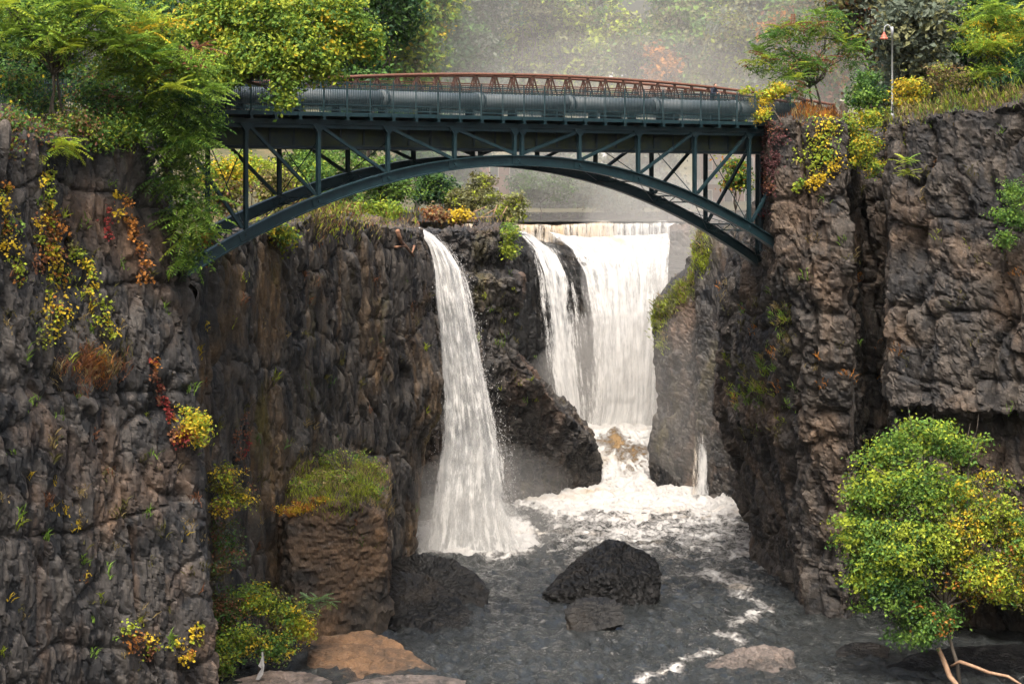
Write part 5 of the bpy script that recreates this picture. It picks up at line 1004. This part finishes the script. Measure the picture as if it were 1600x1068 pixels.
# person leaning on the railing at the right end of the bridge
def person(foot, face):
    """standing figure, forearms on the railing; one skinned body, head, hair and hands follow"""
    f = np.array([face[0], face[1], 0.0]); f /= np.linalg.norm(f); s_ = np.array([f[1], -f[0], 0])
    def q(x, y, z): return tuple(s_ * x + f * y + np.array([0, 0, z]))
    J = {'pel': (0, -0.12, 0.93, .15), 'sp': (0, -0.06, 1.12, .15), 'ch': (0, 0.04, 1.34, .17), 'nk': (0, 0.12, 1.50, .062), 'hd': (0, 0.17, 1.60, .095), 'tp': (0, 0.18, 1.70, .085)}
    E = [('pel', 'sp'), ('sp', 'ch'), ('ch', 'nk'), ('nk', 'hd'), ('hd', 'tp')]
    for d, t in ((-1, 'l'), (1, 'r')):
        J.update({'sh' + t: (d * .19, 0.06, 1.42, .072), 'el' + t: (d * .27, 0.20, 1.16, .05), 'wr' + t: (d * .10, 0.42, 1.19, .035), 'hp' + t: (d * .10, -0.12, 0.90, .10), 'kn' + t: (d * .11, -0.09, 0.50, .065), 'an' + t: (d * .11, -0.14, 0.09, .045), 'to' + t: (d * .12, 0.05, 0.04, .04)})
        E += [('ch', 'sh' + t), ('sh' + t, 'el' + t), ('el' + t, 'wr' + t), ('pel', 'hp' + t), ('hp' + t, 'kn' + t), ('kn' + t, 'an' + t), ('an' + t, 'to' + t)]
    names = list(J); me = bpy.data.meshes.new("person"); me.from_pydata([q(*J[n][:3]) for n in names], [(names.index(a), names.index(b)) for a, b in E], [])
    o = bpy.data.objects.new("person", me); COL.objects.link(o); o.location = [float(c) for c in foot]
    sk = o.modifiers.new("skin", 'SKIN'); sv = me.skin_vertices[0].data if me.skin_vertices else None
    if sv is None:
        bm = bmesh.new(); bm.from_mesh(me); bm.verts.layers.skin.verify(); bm.to_mesh(me); bm.free(); sv = me.skin_vertices[0].data
    for v, n in zip(sv, names): v.radius = (J[n][3], J[n][3]); v.use_root = n == 'pel'
    o.modifiers.new("sub", 'SUBSURF').levels = 2; o.modifiers["sub"].render_levels = 2; me.materials.append(M['navy'])
    def ell(name, c, r, mat, n=12):
        m = MB(); m.lathe(np.array(foot) + np.array(q(*c)), [(r[0] * math.sin(a) + 1e-4, -r[1] * math.cos(a)) for a in np.linspace(0, math.pi, 9)], n); return m.obj(name, M[mat], o, smooth=True)
    ell("head", (0, 0.19, 1.635), (0.088, 0.125), 'skin'); ell("hair", (0, 0.165, 1.675), (0.098, 0.10), 'hair'); ell("nose", (0, 0.285, 1.63), (0.016, 0.022), 'skin', 6)
    for d in (-1, 1):
        ell("ear", (d * 0.09, 0.18, 1.63), (0.016, 0.03), 'skin', 6); ell("eye", (d * 0.033, 0.268, 1.65), (0.012, 0.012), 'black', 6)
        m = MB(); b = np.array(foot); hx = d * 0.08
        m.tube([b + q(hx, 0.43, 1.19), b + q(hx - d * 0.02, 0.51, 1.185)], [0.036, 0.042], 8)
        for k, ln in enumerate((0.065, 0.08, 0.075, 0.055)): xk = hx - d * 0.02 + (k - 1.5) * 0.021; m.tube([b + q(xk, 0.50, 1.185), b + q(xk, 0.50 + ln * 0.6, 1.182), b + q(xk, 0.50 + ln * 0.8, 1.182 - ln * 0.45)], [0.0095, 0.009, 0.008], 6)
        m.tube([b + q(hx - d * 0.045, 0.46, 1.19), b + q(hx - d * 0.075, 0.50, 1.18), b + q(hx - d * 0.075, 0.535, 1.17)], [0.011, 0.010, 0.009], 6); m.obj("hand", M['skin'], o, smooth=True)
    return tag(o, "person in dark clothes standing behind the pipe near the bridge's right end", "person")
pf = B_(3.66, 30.67, 1.55); person(pf, (-TR[0], -TR[1]))

# ------------------------------------------------------------------ mist and haze
def volume_material(name, dens, col=(1.0, 0.985, 0.955)):
    k = NT(name); v = k.n("VolumePrincipled", {"Color": (*col, 1), "Density": dens, "Anisotropy": 0.2}); k.t.links.new(v.outputs[0], k.out.inputs["Volume"]); return k.m
def mist(label, px, py, Y, r, dens, seed):
    bm = bmesh.new(); bmesh.ops.create_icosphere(bm, subdivisions=4, radius=1.0); D = np.array([v.co[:] for v in bm.verts]); F = np.array([[v.index for v in f.verts] for f in bm.faces]); bm.free()
    c = W(px, py, Y); D = D * (1 + 0.28 * fbm(D * 1.6 + seed, seed, 3))[:, None]; o = mesh_obj("mist", c + D * np.array(r), F, None, None, c, smooth=True); o.data.materials.append(volume_material("mist_%d" % seed, dens)); return tag(o, label, kind="stuff")
mist("spray cloud at the foot of the broad fall", 985, 590, 221, (8.5, 5.5, 7.5), 0.040, 1)
mist("spray drifting up the right side of the broad fall", 1040, 440, 224, (9, 7, 11), 0.028, 2)
mist("mist drifting over the weir towards the trees", 1000, 240, 258, (30, 10, 14), 0.011, 3)
mist("mist hanging before the far wood", 1050, 110, 252, (42, 9, 26), 0.014, 4)
mist("spray cloud at the foot of the narrow fall", 728, 825, 166.5, (4.2, 2.6, 2.8), 0.07, 5)
mist("fine outer spray round the foot of the narrow fall", 745, 800, 166.5, (6.8, 4.0, 4.8), 0.035, 8)
mist("thin spray around the misty pillar", 1090, 620, 199, (6, 6, 8), 0.014, 6)
hz = MB(); hz.beam((-435, 690, 45), (435, 690, 45), 1460, 100); hz = hz.obj("haze", volume_material("haze_air", 0.00003)); tag(hz, "thin damp haze in the air", kind="stuff")
lap("all")
